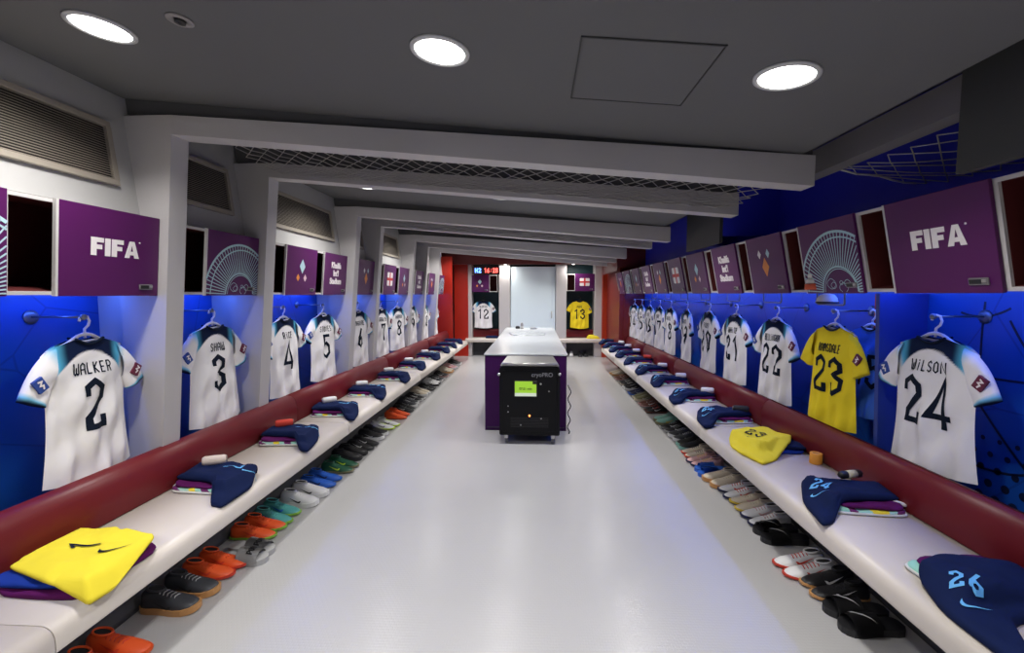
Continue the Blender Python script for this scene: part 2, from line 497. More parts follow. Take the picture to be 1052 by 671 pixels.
# portals
PORT = [2.52, 3.46, 5.20, 6.00, 7.68, 8.66, 9.75]
SKEW = 0.11
PD = 0.13
def xleg(z): return -2.12 + 0.085 * (z - 1.6)
def zb(x): return 2.49 - 0.084 * (x + 2.0)      # beam underside
def zt(x): return 2.60 - 0.068 * (x + 2.05)     # beam top
for i, y in enumerate(PORT):
    bm = bmesh.new()
    y1 = y + PD
    zz0, zz1 = 0.0, zt(-2.05)
    xo = -2.40; xi_ = xleg(zb(-2.05)) - .02
    hexa(bm, [(xo, y, zz0), (xleg(zz0), y, zz0), (xleg(zz0), y1, zz0), (xo, y1, zz0),
              (xo, y, zz1), (xleg(zz1), y, zz1), (xleg(zz1), y1, zz1), (xo, y1, zz1)])
    xr = 1.53
    yr, yr1 = y + SKEW, y1 + SKEW
    hexa(bm, [(xi_, y, zb(xi_)), (xr, yr, zb(xr)), (xr, yr1, zb(xr)), (xi_, y1, zb(xi_)),
              (xi_, y, zt(xi_)), (xr, yr, zt(xr)), (xr, yr1, zt(xr)), (xi_, y1, zt(xi_))])
    struct('trim_%d' % (i + 1), bm, PORTAL)
    # set-back strip between beam and ceiling panel, its shadow put in as dark colour
    bm = bmesh.new()
    hexa(bm, [(xo, y + .03, zt(xo)), (xr, yr + .03, zt(xr)), (xr, yr1 - .03, zt(xr)), (xo, y1 - .03, zt(xo)),
              (xo, y + .03, ceil_z(xo) + .1), (xr, yr + .03, ceil_z(xr) + .1), (xr, yr1 - .03, ceil_z(xr) + .1), (xo, y1 - .03, ceil_z(xo) + .1)])
    struct('trim_%d_gap' % (i + 1), bm, GAP_SHADE)
    # partition behind the leg to the backdrop
    bm = bmesh.new(); box(bm, XBL, xo, y + .02, y1 - .02, 0, 2.2)
    struct('trim_%d_partition' % (i + 1), bm, PORTAL)

# ceilings: panels in the wide bays, open void over the narrow ones
def ceil_panel(n, ya, yb, m=CEIL, up=0.0, xr=1.47, th=0.08):
    bm = bmesh.new()
    xl = -2.42
    k = 0 if up else SKEW
    hexa(bm, [(xl, ya, ceil_z(xl) + up), (xr, ya + k, ceil_z(xr) + up), (xr, yb + k, ceil_z(xr) + up), (xl, yb, ceil_z(xl) + up),
              (xl, ya, ceil_z(xl) + th + up), (xr, ya + k, ceil_z(xr) + th + up), (xr, yb + k, ceil_z(xr) + th + up), (xl, yb, ceil_z(xl) + th + up)])
    return struct(n, bm, m)
ceil_panel('ceiling', Y0, PORT[0] + .02)
ceil_panel('ceiling_2', PORT[1] + .1, PORT[2] + .02)
ceil_panel('ceiling_3', PORT[3] + .1, PORT[4] + .02)
ceil_panel('ceiling_4', PORT[5] + .1, PORT[6] + .02)
ceil_panel('ceiling_5', PORT[6] + .1, 11.25)
ceil_panel('ceiling_void', Y0, 12.2, VOID, 0.42, xr=2.7)

# right: recess over the lockers, glossy blue back, grey rail beam along it, dark panels
def xrp(z): return 1.80 - 0.2 * (z - 1.6)
def rpanel(n, ya, yb, m, x=1.62, side=None):
    bm = bmesh.new(); box(bm, x, x + .03, ya, yb, 2.06, 2.95); box(bm, x + .03, 2.18, yb - .03, yb, 2.125, 2.95, 1); box(bm, x + .03, 2.18, ya, ya + .03, 2.125, 2.95, 1)
    return struct(n, bm, [m, side or m])
rpanel('wall_right_upper', Y0, 1.88, DKWALL)
rpanel('wall_right_upper_2', 4.25, 5.15, DKWALL, 1.66, BLUEV)
rpanel('wall_right_upper_3', 9.2, 11.2, HEADER)
bm = bmesh.new(); box(bm, 2.18, XBR, 1.0, 9.85, 2.02, 3.0)
struct('wall_right_recess', bm, BLUEV)
bm = bmesh.new()
ra, rb = (1.64, 1.74), (1.74, 3.05)
za_, zb_ = 2.305, 2.445
hexa(bm, [(ra[0], rb[0], za_), (ra[1], rb[0], za_), (ra[1], rb[1], za_), (ra[0], rb[1], za_),
          (ra[0], rb[0], zb_), (ra[1], rb[0], zb_), (ra[1], rb[1], zb_), (ra[0], rb[1], zb_)])
struct('trim_8', bm, mat('paint_rail', (0.16, 0.15, 0.16), 0.5))

# ------------------------------------------------------------------ far end
YF = 11.62
def P(px, py, Y=YF): return on_y(px, py, Y)
xa = P(469, 300).x; xb = P(481, 300).x; xc = P(513, 300).x; xd = P(524, 300).x
xe = P(571, 300).x; xf = P(582, 300).x; xg = P(611, 300).x; xh = P(618.5, 300).x; xi = P(623, 300).x
ZH = 2.42
bm = bmesh.new(); box(bm, -3.0, 3.0, YF + 0.45, YF + 0.55, 0, 3.1)
struct('wall_far', bm, BACKD)
# red side returns and posts
bm = bmesh.new(); box(bm, -2.5, xa, 11.0, 11.08, 0, 2.5); struct('wall_far_left', bm, REDW)
bm = bmesh.new(); box(bm, xa - .05, xb, YF - .05, YF + .02, 0, ZH); struct('trim_9', bm, REDW)
bm = bmesh.new(); box(bm, xh, xi, YF - .12, YF + .02, 0, ZH); struct('trim_10', bm, mat('red_post', (0.42, 0.04, 0.012), 0.35))
bm = bmesh.new(); box(bm, xi, xi + .10, 9.82, YF + .02, 0, 2.35); struct('wall_far_right', bm, mat('red_dark', (.17, .010, .008), .4))
bm = bmesh.new(); box(bm, xi + .10, XBR, 9.80, 9.86, 0, 2.5); struct('wall_far_right_end', bm, MATS['red_dark'])
bm = bmesh.new(); box(bm, -2.5, 2.4, YF - .25, YF + .03, P(500, 272).z, 3.0); struct('trim_11', bm, HEADER)
# grey frames beside the lockers and the doorway
ztop = P(500, 272).z
for n, (a, b) in enumerate(((xb, xb + .09), (xc - .01, xd), (xe, xf), (xg, xh))):
    bm = bmesh.new(); box(bm, a, b, YF - .02, YF + .44, 0, ztop, bev=0.008)
    struct('trim_%d' % (12 + n), bm, PORTAL)
# pale end door in its frame
bm = bmesh.new()
box(bm, xd + .01, xe - .01, YF + .02, YF + .07, 0.0, P(547, 274).z, bev=0.006)
d = struct('door_1', bm, GLASSD)
bm = bmesh.new(); tube(bm, [(xe - .10, YF - .03, .98), (xe - .10, YF - .03, 1.16)], .012); tube(bm, [(xe - .10, YF - .03, 1.0), (xe - .10, YF + .02, 1.0)], .008); tube(bm, [(xe - .10, YF - .03, 1.14), (xe - .10, YF + .02, 1.14)], .008)
build('door_handle', bm, SILVER, d)

# ------------------------------------------------------------------ benches
def rounded(pts_r):
    """list of (x,z,r) corners -> rounded closed profile"""
    out = []
    n = len(pts_r)
    for i, (x, z, r) in enumerate(pts_r):
        p = Vector((x, z)); a = Vector(pts_r[i - 1][:2]); b = Vector(pts_r[(i + 1) % n][:2])
        if r <= 0: out.append((x, z)); continue
        da = (a - p).normalized(); db = (b - p).normalized()
        A = p + da * r; B = p + db * r
        for k in range(7):
            t = k / 6
            q = A * (1 - t) ** 2 + p * 2 * t * (1 - t) + B * t * t
            out.append((q.x, q.y))
    return out
BT = 0.46
def bench(name, sx, xfr, xback, xbol, ya, yb, seams, label, xpl):
    t = empty(name, (0, 0, 0), label=label, cat='bench')
    prof = rounded([(xfr, .355, .02), (xfr, BT, .06), (xback + .10, BT, 0), (xback + .10, .355, 0)])
    cuts = [ya] + seams + [yb]
    for a, b in zip(cuts, cuts[1:]):
        bm = bmesh.new(); extrude_profile(bm, prof, a + .002, b - .002, sx=sx); build('seat', bm, BENCH, t)
    prof = rounded([(xback, BT + .001, .01), (xback - .012, BT + .12, .05), (xback + .02, .70, .06), (xbol, .70, .03), (xbol, BT + .001, 0)])
    br = empty('back_roll', (0, 0, 0), label=label.replace('long cream padded bench with dark red back roll', 'long dark red padded back roll behind the cream bench'), cat='backrest')
    for a, b in zip(cuts, cuts[1:]):
        bm = bmesh.new(); extrude_profile(bm, prof, a + .002, b - .002, sx=sx); build('cushion', bm, BOLST, br)
    bm = bmesh.new()
    prof = [(xpl, 0), (xpl + .004, .03), (xpl + .035, .09), (xpl + .04, .355), (xback + .10, .355), (xback + .10, 0)]
    extrude_profile(bm, prof, ya, yb, sx=sx); build('plinth', bm, PLINTH, t)
    return t
bench('padded_bench', -1, 1.645, 2.12, 2.235, Y0 + .1, 11.0, [1.4, 3.88, 6.4, 8.9], 'long cream padded bench with dark red back roll along the left lockers', 2.0)
bench('padded_bench', 1, 1.42, 1.94, 2.03, Y0 + .1, 9.78, [1.4, 3.93, 6.4, 8.2], 'long cream padded bench with dark red back roll along the right lockers', 1.80)
def far_bench(x0, x1, label):
    t = empty('padded_bench', ((x0 + x1) / 2, YF - .1, 0), label=label, cat='bench')
    w2 = (x1 - x0) / 2
    bm = bmesh.new(); box(bm, -w2, w2, 0, .46, .36, BT, bev=.03, seg=3); build('seat', bm, BENCH, t)
    br = empty('back_roll', ((x0 + x1) / 2, YF - .1, 0), label=label.replace('short cream bench', 'short red back roll').replace(' against', ' at'), cat='backrest')
    bm = bmesh.new(); box(bm, -w2, w2, .34, .46, BT + .001, .68, bev=.04, seg=3); build('cushion', bm, BOLST, br)
    bm = bmesh.new(); box(bm, -w2, w2, .30, .46, 0, .36); build('plinth', bm, VOID, t)
far_bench(-1.80, xd + .02, 'short cream bench against the end wall, on the clock side of the pale door')
far_bench(xe - .02, xi - .01, 'short cream bench against the end wall under the yellow shirt')

# ------------------------------------------------------------------ ceiling lights
lamp_rows = [[(104, 28), (452, 52), (808, 78)]]
def downlight(p, r, label, power, group='round ceiling downlights'):
    t = empty('ceiling_light', (p[0], p[1], ceil_z(p[0])), rx=0, label=label, cat='light', group=group)
    t.rotation_euler = (0, math.atan(0.088), 0)
    bm = bmesh.new()
    lathe(bm, [(r, 0.0), (r, -.006), (r * .86, -.010), (r * .84, .0)], 40)
    build('rim', bm, TRIMW, t)
    bm = bmesh.new()
    lathe(bm, [(0.0, -.0065), (r * .84, -.0045), (r * .84, .0)], 40)
    build('diffuser', bm, LAMP, t)
    ld = bpy.data.lights.new('downlight', 'AREA'); ld.shape = 'DISK'; ld.size = r * 1.6; ld.energy = power
    ld.color = (1.0, .975, .94); ld.spread = math.radians(132)
    lo = bpy.data.objects.new('downlight', ld); lo.location = (0, 0, -.02); link(lo, t)
nm = ['nearest left round downlight in the first ceiling panel', 'middle round downlight in the first ceiling panel', 'nearest right round downlight in the first ceiling panel']
fr = [on_ceil(*q) for q in lamp_rows[0]]
for q, l in zip(fr, nm): downlight(q, .114, l, LAMP_W)
for Y, w in ((4.42, 'second'), (7.0, 'third'), (9.25, 'fourth'), (10.6, 'fifth')):
    for x, s in ((-1.66, 'left'), (-.35, 'middle'), (1.05, 'right')):
        downlight((x, Y), .114, '%s round downlight in the %s ceiling panel beyond the beams' % (s, w), LAMP_W)
for x in (-1.5, -.3, .95):
    downlight((x, -.7), .135, 'round downlight in the ceiling behind the camera', LAMP_W * 1.7, 'downlights behind the camera')
for px, py, l in ((519, 271, 'small spot above the end door on the left'), (589, 274, 'small spot above the end locker with the flag')):
    p = on_y(px, py, YF - .12)
    t = empty('ceiling_light', (p.x, p.y, ztop), label=l, cat='light')
    bm = bmesh.new(); lathe(bm, [(.05, 0), (.05, -.006), (.04, -.006)], 20); build('rim', bm, TRIMW, t)
    bm = bmesh.new(); lathe(bm, [(0, -.008), (.04, -.006)], 20); build('diffuser', bm, LAMP, t)
    ld = bpy.data.lights.new('spot', 'AREA'); ld.shape = 'DISK'; ld.size = .07; ld.energy = SPOT_W; ld.color = (1, .95, .88)
    lo = bpy.data.objects.new('spot', ld); lo.location = (0, -.02, -.02); link(lo, t)
# access hatch outline in the ceiling, smoke detector
h = [on_ceil(*q) for q in ((597, 37), (746, 45), (700, 108), (586, 100))]
x0, x1 = min(h[0].x, h[3].x), max(h[1].x, h[2].x); ya, yb = (h[0].y + h[1].y) / 2, (h[2].y + h[3].y) / 2
t = empty('ceiling_hatch', ((x0 + x1) / 2, (ya + yb) / 2, ceil_z((x0 + x1) / 2)), label='square access hatch outlined in the grey ceiling', cat='hatch')
t.rotation_euler = (0, math.atan(0.088), 0)
wx, wy = (x1 - x0) / 2, abs(yb - ya) / 2
bm = bmesh.new(); box(bm, -wx + .008, wx - .008, -wy + .008, wy - .008, -.004, .01); build('panel', bm, CEIL, t)
bm = bmesh.new()
for a in ((-wx, wx, -wy, -wy + .004), (-wx, wx, wy - .004, wy), (-wx, -wx + .004, -wy, wy), (wx - .004, wx, -wy, wy)):
    box(bm, a[0], a[1], a[2], a[3], -.005, .01)
build('seam', bm, mat('seam_dark', (.06, .06, .06), .8), t)
q = on_ceil(185, 20)
t = empty('ceiling_sprinkler', (q.x, q.y, ceil_z(q.x)), label='small recessed ceiling sprinkler beside the left downlight', cat='sprinkler')
t.rotation_euler = (0, math.atan(0.088), 0)
bm = bmesh.new(); lathe(bm, [(.045, .0), (.045, -.006), (.028, -.008), (.026, 0)], 24); build('flange', bm, mat('flange', (.3, .28, .27), .4), t)
bm = bmesh.new(); lathe(bm, [(0, -.016), (.018, -.014), (.02, 0)], 16); build('head', bm, BLACK, t)

# ------------------------------------------------------------------ grilles on the left upper wall
GR = mat_grille()
SLATD = mat('grille_dark', (0.02, 0.018, 0.015), .7)
def grille(ya, yb, label):
    t = empty('vent_grille', (xw(2.18) + .004, (ya + yb) / 2, 2.18), label=label, cat='vent')
    t.rotation_euler = (0, -math.atan(.12), 0)
    L2 = (yb - ya) / 2; H = .34; fw = .03
    bm = bmesh.new(); box(bm, 0, .004, -L2, L2, 0, H); build('backing', bm, SLATD, t)
    bm = bmesh.new()
    box(bm, 0, .022, -L2, L2, 0, fw, bev=.003); box(bm, 0, .022, -L2, L2, H - fw, H, bev=.003)
    box(bm, 0, .022, -L2, -L2 + fw, fw, H - fw); box(bm, 0, .022, L2 - fw, L2, fw, H - fw)
    build('frame', bm, GR, t)
    bm = bmesh.new()
    n = 22
    for k in range(n):
        z = fw + (H - 2 * fw) * (k + .5) / n
        hexa(bm, [(.004, -L2 + fw, z + .004), (.016, -L2 + fw, z - .004), (.016, L2 - fw, z - .004), (.004, L2 - fw, z + .004),
                  (.004, -L2 + fw, z + .006), (.016, -L2 + fw, z - .001), (.016, L2 - fw, z - .001), (.004, L2 - fw, z + .006)])
    build('louvre', bm, GR, t)
grille(.9, 2.40, 'wide bronze louvre grille on the wall above locker 2')
grille(2.68, 3.34, 'dark louvre grille high between the first two left portals')
grille(3.66, 5.05, 'wide bronze louvre grille above left lockers 4 and 5')
grille(5.36, 5.92, 'dark louvre grille above left locker 6')
grille(6.2, 7.5, 'wide louvre grille above the left flag locker')
grille(7.85, 8.5, 'small louvre grille above left locker 9')

# ------------------------------------------------------------------ nets under the open bays
def net(ya, yb, xl, xr, zf, label, step=.05):
    bm = bmesh.new()
    ny = max(2, round((yb - ya) / step)); nx = round((xr - xl) / step)
    def pt(i, j):
        x = xl + (xr - xl) * i / nx; y = ya + (yb - ya) * j / ny
        sag = -.05 * math.sin(PI * j / ny) + .006 * math.sin(i * 1.7 + j)
        return (x, y, zf(x) + sag)
    for i in range(nx + 1):
        for j in range(ny + 1):
            for di, dj in ((1, 1), (1, -1)):
                if 0 <= i + di <= nx and 0 <= j + dj <= ny and (i + j) % 2 == 0:
                    k = (i + di, j + dj)
                    tube(bm, [pt(i, j), pt(*k)], .0028, 4, caps=False)
                if 0 <= i - di <= nx and 0 <= j - dj <= ny and (i + j) % 2 == 0:
                    tube(bm, [pt(i, j), pt(i - di, j - dj)], .0028, 4, caps=False)
    tube(bm, [pt(i, 0) for i in range(nx + 1)], .006, 5); tube(bm, [pt(i, ny) for i in range(nx + 1)], .006, 5)
    return tag(build('rope_net', bm, ROPE), label, 'net')
net(2.68, 3.50, -1.85, 1.35, lambda x: zb(x) + .035, 'white rope net stretched under the ceiling behind the first beam')
net(1.80, 2.75, 1.70, 2.16, lambda x: 2.315 - (x - 1.70) * .20, 'white rope net hanging in the blue recess above locker 24', .07)
net(5.36, 6.02, -1.85, 1.35, lambda x: zb(x) + .035, 'white rope net stretched under the ceiling behind the third beam', .07)

# ================================================================== OVERHEAD LOCKERS
LH = 0.43
def clip_seg(a, b, x0, x1, z0, z1):
    dx, dz = b[0] - a[0], b[1] - a[1]
    t0, t1 = 0.0, 1.0
    for p, q in ((-dx, a[0] - x0), (dx, x1 - a[0]), (-dz, a[1] - z0), (dz, z1 - a[1])):
        if abs(p) < 1e-9:
            if q < 0: return None
        else:
            r = q / p
            if p < 0: t0 = max(t0, r)
            else: t1 = min(t1, r)
    if t0 >= t1: return None
    return ((a[0] + t0 * dx, a[1] + t0 * dz), (a[0] + t1 * dx, a[1] + t1 * dz))
def flat(u, v): return 0.0
def graphic(kind, door, dw, dh, cx):
    """printed design on a door face; local x across, z up, face at y=-.018"""
    yf = -.0185
    def add(name, bm, m):
        return build(name, bm, m, door)
    if kind == 'fifa':
        h = .088; z = dh * .56
        F = [(0, 0), (0, 1), (.75, 1), (.75, .74), (.33, .74), (.33, .61), (.66, .61), (.66, .36), (.33, .36), (.33, 0)]
        I = [(0, 0), (0, 1), (.33, 1), (.33, 0)]
        A1 = [(0, 0), (.33, 1), (.65, 1), (.98, 0), (.64, 0), (.59, .18), (.38, .18), (.33, 0)]
        bm = bmesh.new()
        x = cx - 3.05 * h / 2 + .012
        for g, w in ((F, .75), (I, .33), (F, .75)):
            poly_plate(bm, [(x + a * h, z + b * h - h / 2) for a, b in g], yf, .0012)
            x += (w + .08) * h
        # A with its counter left open: built from three pieces
        for pc in ([(0, 0), (.33, 1), (.49, 1), (.49, .80), (.32, 0)], [(.98, 0), (.65, 1), (.49, 1), (.49, .80), (.66, 0)], [(.36, .18), (.40, .40), (.58, .40), (.62, .18)]):
            poly_plate(bm, [(x + a * h, z + b * h - h / 2) for a, b in pc], yf, .0012)
        lathe(bm, [(0, 0), (.005, 0), (.005, .0012)], 10, (x + 1.02 * h, yf - .0012, z + h * .47), 'y')
        add('logo', bm, INK)
    elif kind == 'stadium':
        X0, X1, Z0, Z1 = cx - dw / 2 + .004, cx + dw / 2 - .004, .006, dh - .006
        c = (cx + .07, .0)
        bm = bmesh.new()
        def arc(r, wdt, off=(0, 0), a0=0, a1=PI, n=60):
            for k in range(n):
                p = [(c[0] + off[0] + r * math.cos(a0 + (a1 - a0) * j / n), c[1] + off[1] + r * math.sin(a0 + (a1 - a0) * j / n)) for j in (k, k + 1)]
                s = clip_seg(p[0], p[1], X0, X1, Z0, Z1)
                if s and (Vector(s[0]) - Vector(s[1])).length > 1e-4: stroke_mesh(bm, [list(s)], wdt, flat, -yf + .0012, 1)
        arc(.36, .015); arc(.325, .009, (.02, 0)); arc(.155, .010); arc(.142, .005, (.006, 0))
        for k in range(38):
            a = PI * (k + .5) / 38
            s = clip_seg((c[0] + .155 * math.cos(a), .155 * math.sin(a)), (c[0] + .355 * math.cos(a), .355 * math.sin(a)), X0, X1, Z0, Z1)
            if s and (Vector(s[0]) - Vector(s[1])).length > 1e-3: stroke_mesh(bm, [list(s)], .0065, flat, -yf + .0012, 1)
        for ox, oz, r in ((-.07, .055, .032), (-.05, .045, .02), (.035, .03, .03), (.07, .055, .022), (.02, .06, .012)):
            pts = []
            for k in range(14):
                p = [(c[0] + ox + r * math.cos(2 * PI * j / 14) * (1 + .25 * math.cos(4 * PI * j / 14)), oz + r * math.sin(2 * PI * j / 14)) for j in (k, k + 1)]
                s = clip_seg(p[0], p[1], X0, X1, Z0, Z1)
                if s and (Vector(s[0]) - Vector(s[1])).length > 1e-4: stroke_mesh(bm, [list(s)], .0035, flat, -yf + .0012, 1)
        add('stadium_print', bm, INKB)
    elif kind in ('diamonds_blue', 'diamonds_orange'):
        if kind == 'diamonds_blue':
            L = [(0, .26, .050, .066, INKB), (-.07, .155, .028, .034, INKO), (.055, .155, .028, .034, INKP)]
        else:
            L = [(0, .20, .050, .072, INKO), (-.07, .30, .026, .034, INK), (.055, .30, .026, .034, INKB)]
        for dx, z, a, b, m in L:
            bm = bmesh.new()
            poly_plate(bm, [(cx + dx - a, z), (cx + dx, z + b), (cx + dx + a, z), (cx + dx, z - b)], yf, .0012)
            add('diamond', bm, m)
    elif kind == 'flag':
        bm = bmesh.new()
        W, H, r = .125, .098, .025; z = .225
        pts = []
        for sx, sz, a0 in ((1, -1, -PI / 2), (1, 1, 0), (-1, 1, PI / 2), (-1, -1, PI)):
            for k in range(6):
                a = a0 + PI / 2 * k / 5
                pts.append((cx + sx * (W - r) + r * math.cos(a), z + sz * (H - r) + r * math.sin(a)))
        poly_plate(bm, pts[::-1], yf, .001)
        add('flag_field', bm, INK)
        bm = bmesh.new()
        for a in ((-W, W, -.02, .02), (-.02, .02, -H, -.02), (-.02, .02, .02, H)):
            poly_plate(bm, [(cx + a[0], z + a[2]), (cx + a[0], z + a[3]), (cx + a[1], z + a[3]), (cx + a[1], z + a[2])], yf - .001, .0012)
        add('flag_cross', bm, INKR)
    elif kind == 'stadium_name':
        font_mesh('lettering', "Khalifa\nInt'l\nStadium", .086, INK, door, (cx, yf - .0006, .225), bold=.0032, spacing=.98)

def locker(pos, rz, lean, width, dw, kind, label, group='overhead lockers', depth=.42, led=True, back=None, door_side=1):
    """origin at bottom centre of the front; local -y faces the room"""
    t = empty('overhead_locker', pos, rz, lean, label, 'locker', group)
    W = width / 2; H = LH
    bm = bmesh.new()
    e = .016
    # shell with inner faces of its own colour
    box(bm, -W, W, 0, depth, 0, e); box(bm, -W, W, 0, depth, H - e, H)
    box(bm, -W, -W + e, 0, depth, e, H - e); box(bm, W - e, W, 0, depth, e, H - e)
    box(bm, -W + e, W - e, depth - e, depth, e, H - e)
    g = .001
    def inner(a, b, c, d, f, h): box(bm, a, b, c, d, f, h, 1)
    inner(-W + e, W - e, .012, depth - e, e, e + g); inner(-W + e, W - e, .012, depth - e, H - e - g, H - e)
    inner(-W + e, -W + e + g, .012, depth - e, e, H - e); inner(W - e - g, W - e, .012, depth - e, e, H - e)
    inner(-W + e, W - e, depth - e - g, depth - e, e, H - e)
    build('carcass', bm, [EDGE, DKRED], t)
    cx = door_side * (W - dw / 2)
    bm = bmesh.new(); box(bm, cx - dw / 2, cx + dw / 2, -.018, -.002, -.004, H + .004, bev=.002, seg=1)
    dr = build('door', bm, PURPLE, t)
    bm = bmesh.new(); s = -door_side
    box(bm, cx + s * dw / 2 - .006, cx + s * dw / 2 + .006, -.0185, -.0015, -.004, H + .004); build('edge_strip', bm, EDGE, dr)
    graphic(kind, dr, dw, H, cx)
    hx = cx + (dw / 2 - .085)
    bm = bmesh.new(); box(bm, hx - .042, hx + .042, -.026, -.018, .030, .060, bev=.004); hd = build('handle', bm, mat('latch_grey', (.24, .23, .24), .35, .4), dr)
    bm = bmesh.new(); box(bm, hx - .036, hx + .014, -.0275, -.0255, .036, .054)
    build('latch_plate', bm, BLACK, dr)
    bm = bmesh.new(); box(bm, hx + .018, hx + .038, -.030, -.0255, .042, .054, bev=.002); build('latch_button', bm, SILVER, dr)
    if led:
        bm = bmesh.new(); box(bm, -W + .03, W - .03, depth - .12, depth - .09, -.012, -.001)
        build('led_strip', bm, LED, t)
    return t

LX, LLEAN = -2.19, 0.09
left_units = [(1.04, 1.767, 'stadium', 'purple overhead locker at the left edge of the view, mostly outside it'),
 (1.767, 2.515, 'fifa', 'left overhead locker with white four-letter logo above shirt 2'),
 (2.66, 3.45, 'stadium', 'left overhead locker with pale blue stadium print above shirt 3'),
 (3.6, 4.4, 'diamonds_blue', 'left overhead locker with blue diamond print above shirt 4'),
 (4.4, 5.11, 'stadium_name', 'left overhead locker with white stadium name above shirt 5'),
 (5.34, 5.99, 'diamonds_orange', 'left overhead locker with orange diamond print above shirt 6'),
 (6.14, 6.94, 'flag', 'left overhead locker with red cross flag above shirt 7'),
 (6.94, 7.67, 'diamonds_blue', 'left overhead locker with small diamonds beside the flag locker'),
 (7.82, 8.65, 'stadium_name', 'small left overhead locker with white stadium name above shirt 9'),
 (8.8, 9.68, 'diamonds_orange', 'small left overhead locker with orange diamond above shirt 10'),
 (9.9, 10.65, 'stadium', 'last left overhead locker beside the red end panel')]
for a, b, k, l in left_units:
    locker((LX, (a + b) / 2, 1.595), PI / 2, LLEAN, b - a, .555, k, l, depth=.34)
RX, RLEAN = 1.80, 0.2
right_kinds = [('stadium_name', 'right overhead locker at the right edge of the view, dark and open'),
 ('fifa', 'right overhead locker with white four-letter logo above shirt 24'),
 ('stadium', 'right overhead locker with pale blue stadium print above shirt 23'),
 ('diamonds_orange', 'right overhead locker with large orange diamond above shirt 22'),
 ('stadium_name', 'right overhead locker with large white stadium name above shirt 21'),
 ('diamonds_blue', 'right overhead locker with blue diamond print above shirt 20'),
 ('flag', 'right overhead locker with red cross flag above shirt 19'),
 ('diamonds_orange', 'right overhead locker with small orange diamond beyond the flag locker'),
 ('stadium_name', 'right overhead locker with small white stadium name above shirt 17'),
 ('diamonds_blue', 'small right overhead locker with blue diamond above shirt 16'),
 ('stadium', 'narrow-looking right overhead locker with stadium print above shirt 15'),
 ('diamonds_orange', 'last right overhead locker beside the red wall above shirt 14')]
RU = [1.10 + .733 * k for k in range(12)]
for a, (k, l) in zip(RU, right_kinds):
    locker((RX, a + .3665, 1.61), -PI / 2, RLEAN, .733, .52, k, l, depth=.40)
# end wall lockers
pl = P(497, 300); pr_ = P(597, 300)
locker((P(497, 300).x, YF + .02, P(497, 300).z), 0, 0, xc - xb - .10, .50, 'diamonds_blue', 'end wall overhead locker with diamonds under the clock', depth=.38, led=False, door_side=-1)
locker((P(596.5, 300).x, YF + .02, P(597, 299).z), 0, 0, xg - xf - .01, .50, 'flag', 'end wall overhead locker with red cross flag above shirt 13', depth=.38, led=False)

# low clutter in an open right locker: white roll stacked on a red roll
t = empty('tape_roll', (1.79, 3.03, 1.627), label='orange-red tape roll in the open locker above shirt 22', cat='tape')
bm = bmesh.new(); lathe(bm, [(.02, 0), (.05, 0), (.052, .004), (.052, .034), (.05, .038), (.02, .038), (.02, 0)], 24); build('roll', bm, mat('tape_red', (.62, .10, .04), .6), t)
for k, (z, r) in enumerate(((.039, .045), (.073, .036))):
    bm = bmesh.new(); lathe(bm, [(0, 0), (r * .8, 0), (r, .008), (r, .024), (r * .8, .033), (0, .033)], 24)
    o = build('cloth_pad', bm, WROLL); o.location = (1.79 - .002 * k, 3.03, 1.627 + z)
    tag(o, ('lower' if k == 0 else 'upper small') + ' white round pad stacked on the red tape roll', 'pad')

